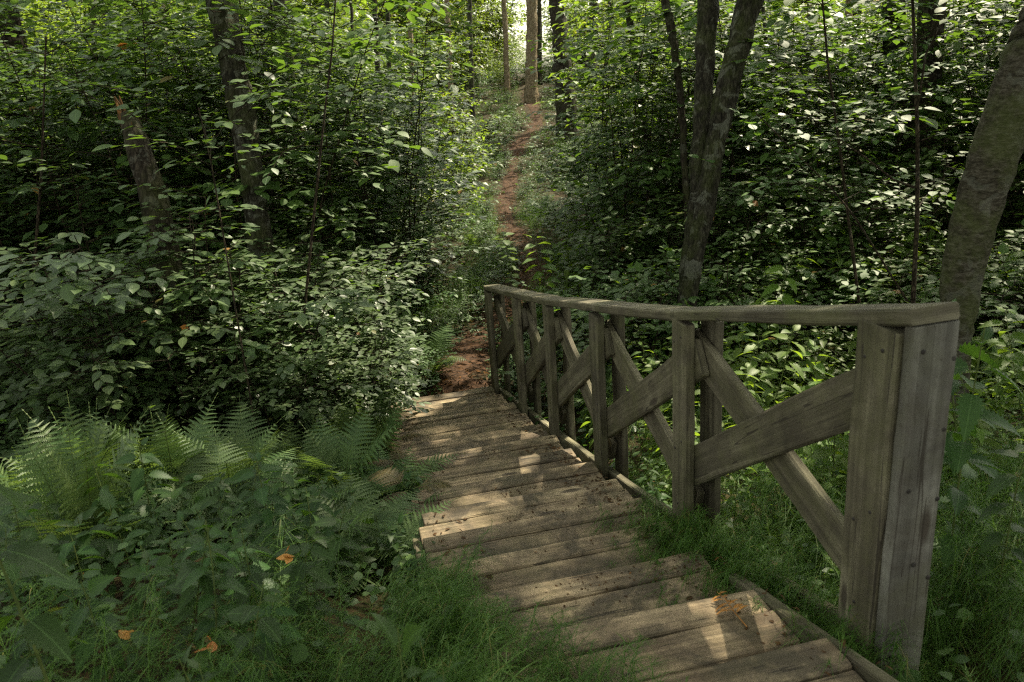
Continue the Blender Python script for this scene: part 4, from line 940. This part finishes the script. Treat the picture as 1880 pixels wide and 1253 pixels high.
# dead leaves and needles on path, soil and treads
mb = MB(); n = 5200; j = g.integers(0, len(PATHC), n); dd = g.uniform(-1.05, 1.05, n)
x = PATHC[j, 0] + pn[j, 0] * dd * PATHC[j, 2] + g.normal(size=n) * .08; y = PATHC[j, 1] + pn[j, 1] * dd * PATHC[j, 2] + g.normal(size=n) * .12; a = g.uniform(0, 6.28, n)
scatter(mb, LANCE, np.stack([x, y, ground_z(x, y) + .03], -1), np.stack([np.cos(a), np.sin(a), g.normal(size=n) * .12], -1), g.normal(size=(n, 3)) * .35 + UP, g.uniform(.03, .075, n), g.uniform(.5, 1.6, n))
n = 2000; s = g.uniform(-1.0, RS[-1], n); o = -.06 - np.abs(g.normal(size=n)) * .10; o = np.where(g.random(n) < .35, -1.05 + np.abs(g.normal(size=n)) * .09, o)
cl = g.random(n) < .42; cs = g.choice([1.15, .62, 2.1, 3.0, 1.6], n); co = g.choice([-.48, -.30, -.16, -.12, -.62], n); s = np.where(cl, cs + g.normal(size=n) * .07, s); o = np.where(cl, co + g.normal(size=n) * .07, o)
q = np.array([rail_at(v) for v in s]); P = q + NR * o[:, None]
tz = np.array([rail_at(-1.36 + TREAD * (math.floor((v + 1.36) / TREAD) + .5))[2] for v in s]); P[:, 2] = tz + .004; a = g.uniform(0, 6.28, n)
scatter(mb, LANCE, P, np.stack([np.cos(a), np.sin(a), g.normal(size=n) * .1 + .05], -1), g.normal(size=(n, 3)) * .3 + UP, np.where(cl, g.uniform(.006, .02, n), g.uniform(.008, .034, n)), g.uniform(.7, 2.2, n))
tag(mb.build('leaf_litter', M['dead'], smooth=True), 'scattered dead leaves and needles on treads and path', 'leaf litter', kind='stuff')

# ------------------------------------------------------------------ single small things
def dry_leaf(p, size, seed, label, n=3):
    g = np.random.default_rng(seed); root_p = np.asarray(p, float); mb = MB(); lv = Leaves()
    for k in range(n):
        a = g.uniform(0, 6.28); lv.add(g.normal(size=3) * size * .18, [math.cos(a), math.sin(a), g.uniform(-.1, .5)], g.normal(size=3) * .5 + UP, size * g.uniform(.7, 1.1), g.uniform(.9, 1.3))
    lv.into(mb, OVATE); o = mb.build('dry_leaf', M['orange'], loc=tuple(root_p)); tag(o, label, 'dry leaf'); return o
dry_leaf(at(530, 1018, 2.55), .055, 1, 'curled orange dry leaf caught bright in the horsetail beside the stair', 4)
dry_leaf(at(388, 1185, 2.2), .05, 2, 'orange dry leaf hanging low among nettle stems', 3)
dry_leaf(at(238, 1170, 2.3), .05, 3, 'dull ochre dry leaf deep among the nettles', 2)
dry_leaf(at(235, 88, 8.0), .11, 4, 'rusty dead leaf cluster hanging high in the thicket', 6)
dry_leaf(at(352, 606, 5.6), .07, 5, 'small rusty dead leaf cluster in the dark hollow', 4)
q = rail_at(.16) + NR * -.26; q[2] = rail_at(.05)[2] + .006; mb = MB(); lv = Leaves(); gg = np.random.default_rng(6)
tube(mb, np.array([[0, -.07, 0], [0, 0, .006], [.006, .06, .012], [.0, .10, .012]]), [.0025, .002, .0018, .001], 4)
for k in range(11):
    f = k / 10; a_ = (-1) ** k; lv.add([.002, -.01 + .10 * f, .010], [a_ * 1.0, .25 + gg.normal() * .2, gg.normal() * .12], [gg.normal() * .3, gg.normal() * .3, 1], .062 * (1 - .5 * f), .85)
lv.into(mb, LANCE); o = mb.build('dry_leaf', M['orange'], loc=tuple(q)); o.rotation_euler = (0, 0, .3); tag(o, 'withered orange frond lying flat on the top tread beside the railing', 'dry leaf')
def stone(x, y, r, seed, label):
    bm = bmesh.new(); bmesh.ops.create_icosphere(bm, subdivisions=3, radius=r); g = np.random.default_rng(seed); k = g.normal(size=(6, 3)) * 3 / r * .35; ph = g.uniform(0, 6, 6)
    for v in bm.verts:
        c = np.array(v.co); f = 1 + sum(.07 * math.sin(c @ k[i] * 1.2 + ph[i]) for i in range(6)); v.co = Vector(c * f * [1.2, .9, .7])
    me = bpy.data.meshes.new('stone'); bm.to_mesh(me); bm.free(); me.materials.append(M['stone'])
    for p in me.polygons: p.use_smooth = True
    o = link('stone', me, None, (x, y, gz(x, y) + r * .3)); tag(o, label, 'stone')
for (px, py, d, r, lab) in [(1680, 1205, 2.35, .055, 'pale rounded stone at the foot of the grey end board'), (1725, 1240, 2.3, .035, 'small stone beside the pale one by the end board'), (732, 948, 4.1, .05, 'pale lit stone at the stair edge below the ferns'), (640, 505, 8.0, .0, '')]:
    if r: p = at(px, py, d); stone(p[0], p[1], r, int(px), lab)
# pale sunlit shoot beyond the last railing post
p = hit(945, 560); root = make_nettle(150, 1.15, 'balsam', .13, 'young_shoot', OVATE); root.location = tuple(p); tag(root, 'pale sunlit leafy shoot beyond the last railing post beside the path', 'plant')
